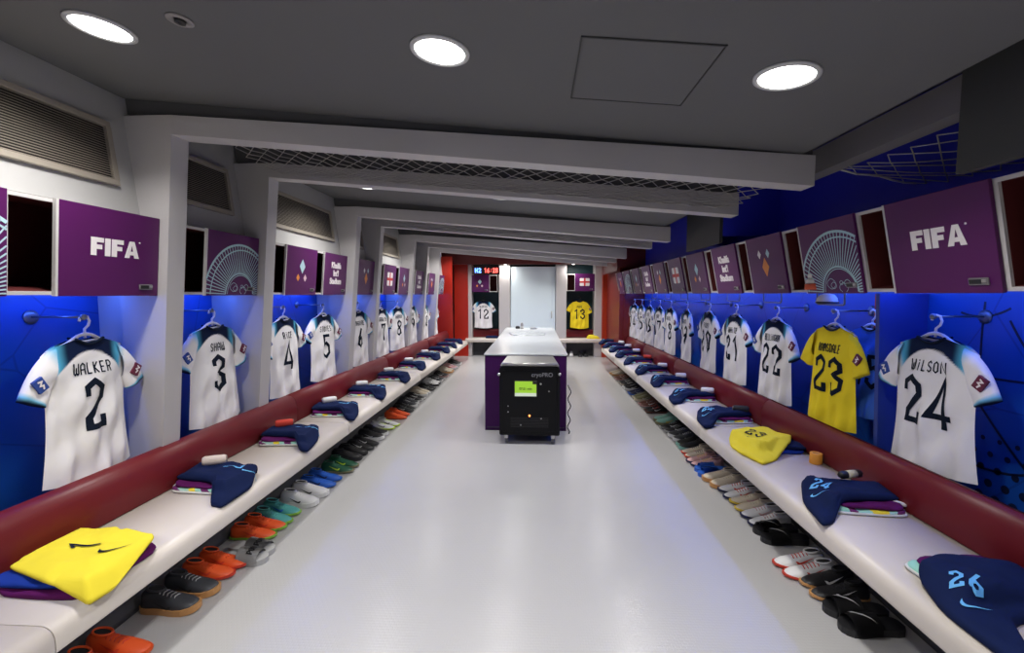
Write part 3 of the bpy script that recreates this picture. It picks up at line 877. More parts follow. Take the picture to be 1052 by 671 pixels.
# ================================================================== SHIRTS
def smooth(a, b, x):
    t = max(0, min(1, (x - a) / (b - a))); return t * t * (3 - 2 * t)
def lerp3(a, b, t): return tuple(a[i] + (b[i] - a[i]) * t for i in range(3))
NVY = (.005, .012, .045); SKY = (.10, .46, .72); WHT = (.83, .81, .82); YEL = (.93, .73, .03)
def shirt(name, pos, rz, number, surname, label, seed, white=True, plain=None, cat='shirt', scale=1.0, group='shirts hanging in the lockers', tilt=0.0, num_w=1.0):
    rnd = random.Random(seed)
    root_name = 'football_shirt'
    ph = [rnd.uniform(0, 6.28) for _ in range(6)]
    HEM, TOP = -.70, 0.0
    hwid = lambda t: .222 + .012 * math.cos(t * 5.0 + ph[0]) * .6 + .02 * (1 - t) ** 3
    def topz(u):
        a = abs(u)
        if a < .075: return -.030 + .028 * (a / .075) ** 2
        return -.002 - .30 * (a - .075) - .9 * max(0, a - .17) ** 1.3
    def depth(u, v):
        s = min(1, abs(u) / hwid(max(0, min(1, (v - HEM) / .65))))
        d = .040 * (1 - s ** 2.6) * (0.55 + .45 * smooth(0, -.25, v))
        amp = smooth(-.12, -.45, v)
        d += amp * (.010 * math.sin(u * 34 + ph[1] + v * 6) + .006 * math.sin(u * 60 + ph[2] - v * 9)) * (1 - s ** 4)
        d += .006 * math.sin((u * .8 - v) * 26 + ph[3]) * (1 - s ** 4) * smooth(-.05, -.15, v)
        return d
    front = lambda u, v: -depth(u, v)
    back = lambda u, v: .55 * depth(u, v)
    bm = bmesh.new()
    lay = bm.loops.layers.float_color.new('dye')
    colmap = {}
    NU, NV = (60, 96) if pos[1] < 4.5 else (34, 50)
    def hemz(s): return HEM + .018 * s * s - .006 * math.cos(3 * s + ph[4]) - (0.012 * (1 - abs(s)) )
    def body_col(u, v, s):
        if not white:
            return plain or YEL
        a = abs(u)
        yoke = -.062 - 3.6 * a * a   # arched lower edge of the dark yoke
        f = smooth(yoke - .004, yoke + .004, v)
        side = smooth(.115, .175, a)
        base = lerp3(NVY, SKY, side)
        base = lerp3(base, WHT, smooth(.170, .225, a + .35 * max(0, -.10 - v)))
        return lerp3(WHT, base, f)
    def add_sheet(fy, flip):
        g = []
        for j in range(NV + 1):
            t = j / NV
            row = []
            for i in range(NU + 1):
                s = -1 + 2 * i / NU
                u = s * hwid(t)
                z = hemz(s) + (topz(s * hwid(1)) - hemz(s)) * t
                x = bm.verts.new((u, fy(u, z) if 0 < i < NU else 0.0, z)); colmap[x] = body_col(u, z, s)
                row.append(x)
            g.append(row)
        for j in range(NV):
            for i in range(NU):
                q = (g[j][i], g[j][i + 1], g[j + 1][i + 1], g[j + 1][i])
                f = bm.faces.new(q if not flip else q[::-1]); f.smooth = True
        return g
    A = add_sheet(front, False); B = add_sheet(back, True)
    # sleeves: flattened tubes
    for sg in (-1, 1):
        ru = rnd.uniform(-.03, .03)
        P0t = Vector((.165, -.028)); P1t = Vector((.338 + ru * .4, -.262 + ru))
        P0b = Vector((.200, -.235)); P1b = Vector((.218 + ru * .5, -.318 + ru))
        NA, NB = 16, 12
        rings = []
        for a in range(NA + 1):
            t = a / NA
            pt = P0t.lerp(P1t, t) + Vector((.012, .030)) * math.sin(PI * t); pb = P0b.lerp(P1b, t)
            ring = []
            for k in range(2 * NB):
                fr_ = k < NB
                b = (k / NB) if fr_ else (2 - k / NB)
                q = pt.lerp(pb, b)
                dy = .030 * math.sqrt(max(0, 1 - (2 * b - 1) ** 2)) * (1 + .15 * math.sin(9 * b + ph[5] + 5 * t))
                y = -dy - .004 if fr_ else dy * .6
                x = bm.verts.new((sg * q.x, y, q.y))
                if white:
                    c = lerp3(SKY, WHT, smooth(.0, .32, t + .45 * b))
                    if t > .90: c = lerp3(c, SKY, .9)
                    if t > .965: c = NVY
                else:
                    c = plain or YEL
                colmap[x] = c
                ring.append(x)
            rings.append(ring)
        n = 2 * NB
        for a in range(NA):
            for k in range(n):
                q = (rings[a][k], rings[a][(k + 1) % n], rings[a + 1][(k + 1) % n], rings[a + 1][k])
                f = bm.faces.new(q); f.smooth = True
        bm.faces.new(rings[-1])
    bmesh.ops.remove_doubles(bm, verts=[v for R in (A[0], B[0]) for v in R[:1]], dist=1e-5)
    bm.faces.ensure_lookup_table()
    bmesh.ops.recalc_face_normals(bm, faces=bm.faces[:])
    for f in bm.faces:
        for lp in f.loops:
            c = colmap.get(lp.vert, WHT)
            lp[lay] = (*c, 1)
    o = build(root_name, bm, CLOTH, None)
    o.location = pos; o.rotation_euler = (0, tilt, rz); o.scale = (scale,) * 3
    tag(o, label, cat, group)
    # collar band
    bm = bmesh.new()
    tube(bm, [(u, -depth(u, topz(u)) - .004, topz(u) + .003) for u in [(-.078 + .156 * k / 14) for k in range(15)]], .007, 6)
    tube(bm, [(u, .012, topz(u) * .5 + .006) for u in [(-.078 + .156 * k / 14) for k in range(15)]], .006, 6)
    build('collar', bm, NAVY if white else mat('collar_navy', (.01, .012, .03), .8), o)
    # number and name
    def surf(u, v): return front(u, v)
    tree = tree_of(o)
    bm = bmesh.new()
    nh = .250; ns = .86 if len(number) == 1 else .82
    stroke_mesh(bm, glyphs(number, nh, ns, 0.0, -.460, .76), .030, surf, .009, .012)
    project(bm, tree, 'y', .003)
    build('number', bm, NAVY, o)
    if surname:
        bm = bmesh.new()
        k = min(.82, 4.9 / len(surname))
        stroke_mesh(bm, glyphs(surname, .058, k, 0.0, -.178, .74), .0072 if len(surname) < 9 else .0056, surf, .009, .012)
        project(bm, tree, 'y', .003)
        build('name_print', bm, NAVY, o)
    # sleeve patches
    for sg, m1 in ((1, mat('patch_maroon', (.13, .012, .04), .6)), (-1, mat('patch_blue', (.02, .06, .30), .6))):
        if not white and sg < 0: continue
        bm = bmesh.new()
        c = Vector((sg * .268, -.195)); a = -.55 * sg
        ux = Vector((math.cos(a), math.sin(a))); uz = Vector((-math.sin(a), math.cos(a)))
        def q(a_, b_): 
            p = c + ux * a_ + uz * b_; return (p.x, -.040, p.y)
        hw, hh = .024, .032
        box_pts = [q(-hw, -hh), q(hw, -hh), q(hw, hh), q(-hw, hh)]
        vs = [bm.verts.new(p) for p in box_pts]; vs2 = [bm.verts.new((p[0], p[1] + .012, p[2])) for p in box_pts]
        bm.faces.new(vs)
        for k in range(4): bm.faces.new((vs[k], vs2[k], vs2[(k + 1) % 4], vs[(k + 1) % 4]))
        pt_ = build('sleeve_patch', bm, m1, o)
        bm = bmesh.new()
        stroke_mesh(bm, [[tuple((c + ux * x + uz * z)) for x, z in ((-.008, .02), (.010, .014), (-.006, 0), (.008, -.006), (0, -.022))]], .008, lambda u, v: -.041, .0005, 1)
        build('patch_emblem', bm, INK, pt_)
    return o

def hanger(pos, rz, label, dark=False):
    """origin at the neck; hook above"""
    t = empty('coat_hanger', pos, rz, 0, label, 'hanger', 'hangers in the lockers')
    bm = bmesh.new()
    tube(bm, [(0, 0, .0), (0, 0, .045), (.022, 0, .062), (.030, 0, .085), (.020, 0, .108), (-.002, 0, .114), (-.022, 0, .102), (-.026, 0, .086)], .006, 8)
    build('hook', bm, HANG if not dark else BLACK, t)
    bm = bmesh.new()
    tube(bm, [(-.20, 0, -.055), (-.10, 0, -.022), (-.04, 0, .012), (0, 0, .022), (.04, 0, .012), (.10, 0, -.022), (.20, 0, -.055)], .009, 8)
    tube(bm, [(-.075, 0, -.012), (0, 0, -.018), (.075, 0, -.012)], .006, 8)
    build('shoulder_bar', bm, HANG if not dark else BLACK, t)
    return t
def wall_hook(xb, xt, y, z, label):
    t = empty('wall_hook', (xb, y, z), label=label, cat='hook', group='steel hooks on the backdrop')
    bm = bmesh.new(); sg = 1 if xt > xb else -1
    lathe(bm, [(.035, 0), (.035, sg * .008), (.012, sg * .012)], 20, (0, 0, 0), 'x'); build('rose', bm, STEEL, t)
    bm = bmesh.new(); tube(bm, [(0, 0, 0), (xt - xb, 0, 0)], .0055, 8); build('rod', bm, STEEL, t)
    bm = bmesh.new(); lathe(bm, [(0, -.012), (.014, -.008), (.016, 0), (.014, .008), (0, .012)], 14, (xt - xb, 0, 0), 'x'); build('knob', bm, STEEL, t)
SHX_L, SHX_R = -2.285, 2.07
ZC = 1.375
left_shirts = [(2.16, '2', 'WALKER', -4, 1), (3.06, '3', 'SHAW', 2, 2), (3.96, '4', 'RICE', 2, 3), (4.71, '5', 'STONES', 7, 4), (5.66, '6', 'MAGUIRE', 12, 5),
               (6.53, '7', 'GREALISH', 9, 6), (7.32, '8', 'HENDERSON', 14, 7), (8.15, '9', 'KANE', 10, 8), (9.08, '10', 'STERLING', 9, 9), (10.05, '11', 'RASHFORD', 3, 10)]
for y, n, nmn, yaw, sd in left_shirts:
    y *= 1.012
    rz = PI / 2 - math.radians(yaw)
    shirt('s', (SHX_L, y, ZC), rz, n, nmn, 'white shirt with navy number %s hanging on the left wall' % n, sd, tilt=math.radians(1.5 if n == '2' else 0), scale=1.0)
    hanger((SHX_L + .0, y, ZC + .002), rz, 'white plastic hanger holding shirt %s' % n)
    wall_hook(XBL, SHX_L + .01, y - .01, ZC + .108, 'steel wall hook carrying the hanger of shirt %s' % n)
right_shirts = [(2.370, '24', 'WILSON', 3, 21), (3.135, '23', 'RAMSDALE', 2, 22), (3.870, '22', 'BELLINGHAM', 4, 23), (4.630, '21', 'WHITE', 3, 24), (5.330, '20', 'FODEN', 0, 25),
                (6.100, '19', 'MOUNT', -4, 26), (6.900, '18', 'ARNOLD', 2, 27), (7.575, '17', 'SAKA', 4, 28), (8.290, '16', 'COADY', 4, 29), (9.000, '15', 'DIER', 2, 30), (9.750, '14', 'PHILLIPS', 12, 31)]
for y, n, nmn, yaw, sd in right_shirts:
    y *= 1.035 - .05 * max(0, (y - 6) / 3.75)
    rz = -PI / 2 + math.radians(yaw)
    yl = n == '23'
    shirt('s', (SHX_R, y, ZC), rz, n, nmn, '%s shirt with %s number %s hanging on the right wall' % (('yellow', 'black', n) if yl else ('white', 'navy', n)), sd, white=not yl, tilt=math.radians(-1.5 if n == '24' else 0), scale=1.0)
    hanger((SHX_R, y, ZC + .002), rz, 'white plastic hanger holding shirt %s' % n)
    wall_hook(XBR, SHX_R - .01, y + .01, ZC + .108, 'steel wall hook carrying the hanger of shirt %s' % n)
p = P(497, 308, YF + .25)
for px, n, nmn, wh, sd in ((496.5, '12', 'TRIPPIER', True, 41), (595.5, '13', 'POPE', False, 42)):
    q = P(px, 309, YF + .16)
    shirt('s', (q.x, YF + .16, 1.415), 0, n, nmn, '%s shirt with number %s hanging on the end wall' % ('white' if wh else 'yellow', n), sd, white=wh)
    hanger((q.x, YF + .16, 1.417), 0, 'dark hanger holding shirt %s' % n, True)

# towel rails under the right lockers
for k, a in enumerate(RU[2:9]):
    t = empty('towel_rail', (1.93, a + .50, 1.575), label='thin bent rail under the right locker above shirt %d' % (23 - k), cat='rail', group='bent rails under the right lockers')
    bm = bmesh.new()
    tube(bm, [(0, -.12, .045), (0, -.12, -.035), (0, -.11, -.045), (0, .15, -.045), (0, .16, -.035), (0, .16, .045)], .006, 6)
    build('bar', bm, STEEL, t)

# ================================================================== FOLDED KIT ON THE BENCHES
def pad(name, w, l, th, mat_, parent=None, seed=0, n=3.2, skew=0.0, dome=.35, slump=0.0, nu=26, nv=30, rim=None):
    """folded cloth: rounded slab, wrinkled on top. local x width, y length (front -y)"""
    rnd = random.Random(seed)
    ph = [rnd.uniform(0, 6.28) for _ in range(8)]
    bm = bmesh.new()
    def edge(a):
        c, s = math.cos(a), math.sin(a)
        r = (abs(c) ** n + abs(s) ** n) ** (-1 / n)
        r *= 1 + .018 * math.sin(3 * a + ph[0]) + .014 * math.sin(5 * a + ph[1])
        return r * c, r * s
    def top(x, y, rr):
        z = th * (1 - dome * rr ** 4)
        z += .004 * math.sin(x * 38 + y * 14 + ph[2]) + .003 * math.sin(y * 46 - x * 20 + ph[3])
        return z - slump * max(0, -y / (l / 2)) ** 3
    NA, NR = 48, 10
    rings = []
    for j in range(1, NR + 1):
        rr = j / NR
        ring = []
        for k in range(NA):
            ex, ey = edge(2 * PI * k / NA)
            x, y = ex * rr * w / 2, ey * rr * l / 2
            x += skew * y
            ring.append(bm.verts.new((x, y, max(.004, top(x, y, rr)))))
        rings.append(ring)
    c0 = bm.verts.new((0, 0, top(0, 0, 0)))
    for k in range(NA): bm.faces.new((c0, rings[0][k], rings[0][(k + 1) % NA])).smooth = True
    for A, B in zip(rings, rings[1:]):
        for k in range(NA): bm.faces.new((A[k], B[k], B[(k + 1) % NA], A[(k + 1) % NA])).smooth = True
    # side bulge and bottom
    prev = rings[-1]
    for f_, zf in ((1.012, .45), (.99, .0)):
        ring = []
        for k in range(NA):
            v = rings[-1][k].co
            ring.append(bm.verts.new((v.x * f_, v.y * f_, v.z * zf)))
        for k in range(NA): bm.faces.new((prev[k], ring[k], ring[(k + 1) % NA], prev[(k + 1) % NA])).smooth = True
        prev = ring
    bm.faces.new(prev[::-1])
    bmesh.ops.recalc_face_normals(bm, faces=bm.faces[:])
    o = build(name, bm, mat_, parent)
    return o, top
NAVYC = mat('navy_cloth', (.006, .013, .055), .85, bump=.25, bscale=60, var=.15, spec=.12)
YELC = mat('yellow_cloth', (.78, .64, .04), .8, bump=.5, bscale=28, var=.07, spec=.15)
PURC = mat('purple_cloth', (.09, .008, .08), .85, bump=.25, bscale=60, spec=.12)
ROYC = mat('royal_cloth', (.010, .035, .25), .85, bump=.25, bscale=60, spec=.12)
def mat_pattern():
    m = bpy.data.materials.new('training_print'); m.use_nodes = True
    nt = m.node_tree; L = nt.links.new; b = nt.nodes['Principled BSDF']
    tc = nt.nodes.new('ShaderNodeTexCoord'); sp = nt.nodes.new('ShaderNodeSeparateXYZ')
    n = nt.nodes.new('ShaderNodeTexNoise'); n.inputs['Scale'].default_value = 7
    L(tc.outputs['Object'], n.inputs['Vector']); L(tc.outputs['Object'], sp.inputs[0])
    a = nt.nodes.new('ShaderNodeMath'); a.operation = 'MULTIPLY_ADD'; a.inputs[1].default_value = 2.2; a.inputs[2].default_value = .28
    L(sp.outputs['Y'], a.inputs[0])
    s = nt.nodes.new('ShaderNodeMath'); s.operation = 'MULTIPLY_ADD'; s.inputs[1].default_value = .45
    L(n.outputs['Fac'], s.inputs[0]); L(a.outputs[0], s.inputs[2])
    r = nt.nodes.new('ShaderNodeValToRGB'); r.color_ramp.interpolation = 'CONSTANT'
    cols = [(0, (.30, .62, .50)), (.30, (.13, .012, .11)), (.40, (.32, .62, .52)), (.52, (.80, .62, .03)), (.68, (.36, .60, .50)), (.80, (.13, .012, .11)), (.9, (.5, .55, .5))]
    r.color_ramp.elements[0].position = 0; r.color_ramp.elements[0].color = (*cols[0][1], 1)
    r.color_ramp.elements[1].position = cols[1][0]; r.color_ramp.elements[1].color = (*cols[1][1], 1)
    for p_, c in cols[2:]:
        e = r.color_ramp.elements.new(p_); e.color = (*c, 1)
    L(s.outputs[0], r.inputs[0]); L(r.outputs[0], b.inputs['Base Color']); b.inputs['Roughness'].default_value = .8
    return m
PATT = mat_pattern()
def floor_print(lines, polys, width, top, m, parent, name):
    bm = bmesh.new()
    for pl in lines:
        stroke_mesh(bm, [pl], width, lambda u, v: 0, 0, .010)
    for po in polys:      # tick mark: a band of quads between its two edges
        up_, lo_ = [po[5], po[6], po[7], po[8], po[0]], [po[5], po[4], po[3], po[2], po[1], po[0]]
        def along(pts, t):
            L_ = [(Vector(b) - Vector(a)).length for a, b in zip(pts, pts[1:])]; d = t * sum(L_)
            for (a, b), l in zip(zip(pts, pts[1:]), L_):
                if d <= l + 1e-9: return Vector(a).lerp(Vector(b), d / l if l else 0)
                d -= l
            return Vector(pts[-1])
        A = [[bm.verts.new((q.x, 0, q.y)) for q in (along(up_, k / 16).lerp(along(lo_, k / 16), f) for k in range(17))] for f in (0, .5, 1)]
        for ca, cb in zip(A, A[1:]):
            for k in range(16): bm.faces.new((ca[k], ca[k + 1], cb[k + 1], cb[k]))
    for v in bm.verts: v.co = (v.co.x, v.co.z, 0)
    project(bm, tree_of(parent), 'z', .005)
    bmesh.ops.recalc_face_normals(bm, faces=bm.faces[:])
    for f in bm.faces:
        if f.normal.z < 0: f.normal_flip()
    build(name, bm, m, parent)
def turn(lines, cx, cy, ang):
    c, s = math.cos(ang), math.sin(ang)
    return [[(cx + x * c - y * s, cy + x * s + y * c) for x, y in pl] for pl in lines]

def place(o, pos, rz):
    o.location = pos; o.rotation_euler = (0, 0, rz)
OUT_NAVY = [(-.32, .055), (.02, .085), (.19, .25), (.265, .27), (.235, .02), (.14, -.17), (-.04, -.25), (-.31, -.16)]
OUT_L = [(-.32 + (a + .32) * .79, n * 1.03) for a, n in OUT_NAVY]
OUT_R = [(-.285 + (a + .32) * .86, n * 1.03) for a, n in OUT_NAVY]
OUT_Y1 = [(-.29, .06), (-.22, .11), (.06, .20), (.27, .24), (.26, .15), (.19, -.12), (.05, -.17), (-.06, -.24), (-.26, -.22)]
OUT_Y1 = [(-.275 + (a + .29) * .90, n * 1.05) for a, n in OUT_Y1]
OUT_Y23 = [(-.18, .14), (.10, .36), (.24, .42), (.30, .22), (.29, .06), (.22, -.10), (-.06, -.38), (-.27, -.34), (-.28, .0)]
OUT_Y23 = [(-.215 + (a + .28) * .82, n) for a, n in OUT_Y23]
def draped(name, outline, near, th, mat_, seed, rect, hbase, parent=None, corner=.22):
    """cloth laid over a stack: outline in (towards aisle, towards camera); local -y aisle, near*x camera"""
    rnd = random.Random(seed)
    ph = [rnd.uniform(0, 6.28) for _ in range(8)]
    P_ = [Vector((near * n + rnd.uniform(-.012, .012), -a + rnd.uniform(-.012, .012))) for a, n in outline]
    # round the corners a little
    Q = []
    m = len(P_)
    for i in range(m):
        a, p, b = P_[i - 1], P_[i], P_[(i + 1) % m]
        A, B = p.lerp(a, corner), p.lerp(b, corner)
        for k in range(5):
            t = k / 4; Q.append(A * (1 - t) ** 2 + p * 2 * t * (1 - t) + B * t * t)
    c = sum(Q, Vector((0, 0))) / len(Q)
    x0, x1, y0_, y1_ = rect
    def base(x, y):
        fx = smooth(x0 - .055, x0 - .006, x) * (1 - smooth(x1 + .006, x1 + .055, x))
        fy = smooth(y0_ - .075, y0_ - .006, y) * (1 - smooth(y1_ + .006, y1_ + .075, y))
        return hbase * fx * fy
    def top(x, y, rr=0):
        z = base(x, y) + th * (1 - .40 * rr ** 8)
        z += .0055 * math.sin(x * 26 + y * 14 + ph[2]) + .0045 * math.sin(y * 34 - x * 20 + ph[3]) + .002 * math.sin(x * 58 + y * 18 + ph[4])
        return z
    bm = bmesh.new()
    NR = 26; NA = len(Q)
    rings = []
    for j in range(1, NR + 1):
        rr = j / NR
        rings.append([bm.verts.new((*(c + (q - c) * rr), top(*(c + (q - c) * rr), rr))) for q in Q])
    v0 = bm.verts.new((c.x, c.y, top(c.x, c.y)))
    for k in range(NA): bm.faces.new((v0, rings[0][k], rings[0][(k + 1) % NA])).smooth = True
    for A, B in zip(rings, rings[1:]):
        for k in range(NA): bm.faces.new((A[k], B[k], B[(k + 1) % NA], A[(k + 1) % NA])).smooth = True
    prev = rings[-1]
    for f_, zf in ((1.015, .5), (1.0, .08)):
        ring = []
        for k in range(NA):
            v = rings[-1][k].co; p = c + (Vector((v.x, v.y)) - c) * f_
            b = base(v.x, v.y)
            ring.append(bm.verts.new((p.x, p.y, b + (v.z - b) * zf + .002)))
        for k in range(NA): bm.faces.new((prev[k], ring[k], ring[(k + 1) % NA], prev[(k + 1) % NA])).smooth = True
        prev = ring
    # underside follows the stack
    for j in range(NR - 1, 0, -2):
        rr = j / NR
        ring = [bm.verts.new((*(c + (q - c) * rr), base(*(c + (q - c) * rr)) + .002)) for q in Q]
        for k in range(NA): bm.faces.new((prev[k], ring[k], ring[(k + 1) % NA], prev[(k + 1) % NA])).smooth = True
        prev = ring
    bm.faces.new(prev[::-1])
    bmesh.ops.recalc_face_normals(bm, faces=bm.faces[:])
    return build(name, bm, mat_, parent), top
def kit_pile(side, px, py, num, roll, seed, dyaw=0.0, shift=.0):
    """navy folded top draped over a patterned folded top, with a rolled pair of socks"""
    q = on_z(px, py, .525)
    rnd = random.Random(seed)
    s = -1 if side == 'left' else 1
    x = (1.79 if s < 0 else 1.645) * s
    dyaw += rnd.uniform(-.09, .09)
    rz = (PI / 2 if s < 0 else -PI / 2) + dyaw
    near = -1 if s < 0 else 1          # local x direction towards the camera
    where = 'on the %s bench' % side
    c, sn = math.cos(rz), math.sin(rz)
    def loc(lx, ly, z): return (x + lx * c - ly * sn, q.y + lx * sn + ly * c, z)
    pc = (near * shift, .125 if s < 0 else .100); pw, pl, ph_ = .26, .35, .048
    o, _ = pad('folded_shirt', pw, pl, .031, PATT, None, seed, n=7, dome=.10)
    place(o, loc(pc[0], pc[1], BT), rz)
    tag(o, 'mint, yellow and purple folded top under navy shirt %s, %s bench' % (num, side), 'folded shirt', 'patterned folded tops on the benches')
    bm = bmesh.new()
    e = 2 / 7
    pts = [((pw / 2 + .001) * (abs(math.cos(a)) ** e) * (1 if math.cos(a) > 0 else -1), (pl / 2 + .001) * (abs(math.sin(a)) ** e) * (1 if math.sin(a) > 0 else -1), .010) for a in [2 * PI * (k + .5) / 48 for k in range(48)]]
    tube(bm, pts, .0075, 5, closed=True); build('hem_band', bm, mat('hem_white', (.62, .62, .60), .8), o)
    o, _ = pad('folded_shorts', pw - .02, pl - .04, .015, PURC, None, seed + 20, n=6, dome=.08)
    place(o, loc(pc[0] + near * .004, pc[1] + .01, BT + .033), rz)
    tag(o, 'purple folded shorts between patterned top and navy shirt %s, %s bench' % (num, side), 'shorts', 'purple folded shorts in the kit piles')
    rect = (pc[0] - pw / 2, pc[0] + pw / 2, pc[1] - pl / 2, pc[1] + pl / 2)
    o2, tp = draped('folded_shirt', OUT_L if s < 0 else OUT_R, near, .042, NAVYC, seed + 50, rect, ph_ + .002)
    o2.location = loc(0, 0, BT); o2.rotation_euler = (0, 0, rz)
    tag(o2, 'navy folded shirt with pale blue %s at its rounded end %s' % (num, where), 'folded shirt', 'navy folded shirts on the benches')
    if s > 0:
        g = turn(glyphs(num, .095, .66, 0, -.0475, .8), -.04, -.06, .75); sw = turn([swoosh(0, 0, .085)], .045, -.115, .75)
    else:
        g = turn(glyphs(num, .115, .75, 0, -.0575, .8), .05, .035, .12); sw = turn([swoosh(0, 0, .085)], .045, -.075, -.9)
    floor_print(g, sw, .0125, tp, NUMB, o2, 'number')
    if roll:
        m, word = roll
        bm = bmesh.new()
        L = .065
        prof = [(.002, -L), (.022, -L * .98), (.028, -L * .8), (.030, 0), (.029, L * .8), (.022, L * .98), (.002, L)]
        lathe(bm, prof, 16, (0, 0, .026), 'y')
        r = build('sock_roll', bm, m)
        r.location = loc(near * (-.10 if s < 0 else .03), .20, BT + .086); r.rotation_euler = (0, 0, rz + rnd.uniform(.2, .7) * (1 if s < 0 else -1))
        tag(r, '%s rolled socks on top of navy shirt %s %s' % (word, num, where), 'socks', 'rolled socks on the benches')
        bm = bmesh.new()
        tube(bm, [(.014 * math.cos(a) * (1 - a / 16), -L - .001, .026 + .022 * math.sin(a) * (1 - a / 16)) for a in [k * .5 for k in range(22)]], .0022, 5)
        build('rolled_end', bm, mat('roll_shade', (.30, .24, .21), .9), r)
cream = (TANROLL, 'cream'); wht = (WROLL, 'white'); red = (RROLL, 'red'); blk = (KROLL, 'black')
for a in [(222, 488, '2', cream), (299, 444, '3', red), (345, 418, '4', wht), (372, 399.5, '5', wht), (402, 384.5, '6', wht), (421, 373.5, '7', wht),
          (438, 364.5, '8', wht), (450.5, 358, '9', None), (459, 353.5, '10', None), (466.5, 349.6, '11', None)]:
    kit_pile('left', *a, seed=100 + int(a[2]))
for a in [(875, 506, '24', None), (748, 424.5, '22', blk), (722, 404.5, '21', wht), (698.5, 389, '20', wht), (679.5, 378, '19', wht), (663.5, 369, '18', red),
          (652, 362.5, '17', wht), (642.5, 357.5, '16', wht), (635, 353.5, '15', wht), (628, 350.2, '14', None)]:
    kit_pile('right', *a, seed=200 + int(a[2]))
kit_pile('right', 1012, 610, '26', None, seed=231, dyaw=.05, shift=-.15)

def keeper_pile(x, y, rz, num, side):
    c, sn = math.cos(rz), math.sin(rz)
    near = -1 if side == 'left' else 1
    def loc(lx, ly, z): return (x + lx * c - ly * sn, y + lx * sn + ly * c, z)
    lf = side == 'left'
    o, _ = pad('folded_shirt', .36, .38 if lf else .36, .026, PURC if lf else ROYC, None, 301, n=6, dome=.1)
    pc = (near * .03, .02) if lf else (near * .02, .04)
    place(o, loc(pc[0], pc[1], BT), rz)
    tag(o, '%s folded top at the bottom of the yellow pile on the %s bench' % ('purple' if lf else 'royal blue', side), 'folded shirt')
    o, _ = pad('folded_shorts', .30, .34, .022, ROYC if lf else NAVYC, None, 302, n=6, dome=.1)
    place(o, loc(pc[0] + near * .01, pc[1] + .05, BT + .028), rz)
    tag(o, '%s folded shorts just under the yellow shirt %s on the %s bench' % ('royal blue' if lf else 'navy', num, side), 'shorts')
    o, tp = draped('folded_shirt', OUT_Y1 if lf else OUT_Y23, near, .035, YELC, 307, (pc[0] - .17, pc[0] + .17, pc[1] - .19, pc[1] + .19), .054, corner=.16)
    o.location = loc(0, 0, BT); o.rotation_euler = (0, 0, rz)
    tag(o, 'yellow folded goalkeeper shirt with black number %s on the %s bench' % (num, side), 'folded shirt')
    if lf:
        g = turn(glyphs(num, .12, .66, 0, -.06, .8), .01, .045, .12); sw = turn([swoosh(0, 0, .11)], -.02, -.115, -.9)
    else:
        g = turn(glyphs(num, .13, .70, 0, -.065, .8), .0, -.05, .75); sw = turn([swoosh(0, 0, .08)], .10, -.125, .75)
    floor_print(g, sw, .013, tp, NAVY, o, 'number')
keeper_pile(-1.84, 1.735, PI / 2, '1', 'left')
keeper_pile(1.72, 3.46, -PI / 2, '23', 'right')
# white strap on shirt 23, orange tape roll, black case on shirt 24
q = on_z(809, 436, .56)
bm = bmesh.new(); box(bm, -.022, .022, -.075, .075, 0, .014, bev=.006, seg=3)
o = build('captain_armband', bm, WROLL); place(o, (q.x + .02, q.y, .553), -.35)
tag(o, 'white folded strap lying on the yellow folded shirt 23', 'strap')
bm = bmesh.new(); box(bm, -.008, .008, -.05, .05, .0135, .0150); build('strap_stripe', bm, mat('grey_stripe', (.35, .35, .38), .7), o)
q = on_z(838, 476, BT)
t = empty('tape_roll', (q.x, q.y, BT), label='orange tape roll standing on the right bench beside shirt 23', cat='tape')
bm = bmesh.new(); lathe(bm, [(.022, .0), (.036, .0), (.038, .003), (.038, .068), (.036, .071), (.024, .071), (.022, .068), (.022, 0)], 32)
build('tape', bm, mat('tape_orange', (.80, .33, .03), .55), t)
bm = bmesh.new(); lathe(bm, [(.019, .001), (.022, .001), (.022, .0715), (.019, .0715), (.019, .001)], 24); build('core', bm, mat('tape_core', (.5, .22, .05), .8), t)
q = on_z(877, 493, .545)
bm = bmesh.new(); tube(bm, [(-.075, 0, .024), (-.06, 0, .024), (.06, 0, .024), (.075, 0, .024)], [.012, .022, .022, .012], 12)
o = build('sunglasses_case', bm, BLACK); place(o, (q.x - .02, q.y, .553), .25); tag(o, 'small black case with pale label on the navy shirt 24', 'case')
bm = bmesh.new(); lathe(bm, [(.0225, -.03), (.0228, -.03), (.0228, .03), (.0225, .03)], 16, (0, 0, .024), 'x'); build('case_label', bm, mat('case_label', (.55, .50, .30), .6), o)
# white glove resting on shirt 24's near side
q = on_z(915, 513, .50)
o, _ = pad('folded_sock', .07, .13, .018, WROLL, None, 411, n=2.4, dome=.5)
place(o, (q.x - .02, q.y - .03, BT + .034), 1.1); tag(o, 'white folded sock tucked under the navy shirt 24', 'sock')
# end-wall bench kit
q = on_y(506, 344.5, YF + .1)
o, _ = pad('folded_shirt', .34, .24, .06, NAVYC, None, 421, n=5); place(o, (q.x, YF + .07, BT), .1); tag(o, 'navy folded shirt on the end bench below shirt 12', 'folded shirt')
q = on_y(609.5, 343, YF + .1)
o, _ = pad('folded_shirt', .36, .24, .10, YELC, None, 422, n=2.3, dome=.8); place(o, (q.x, YF + .06, BT), -.1); tag(o, 'yellow folded shirt heaped on the end bench below shirt 13', 'folded shirt')

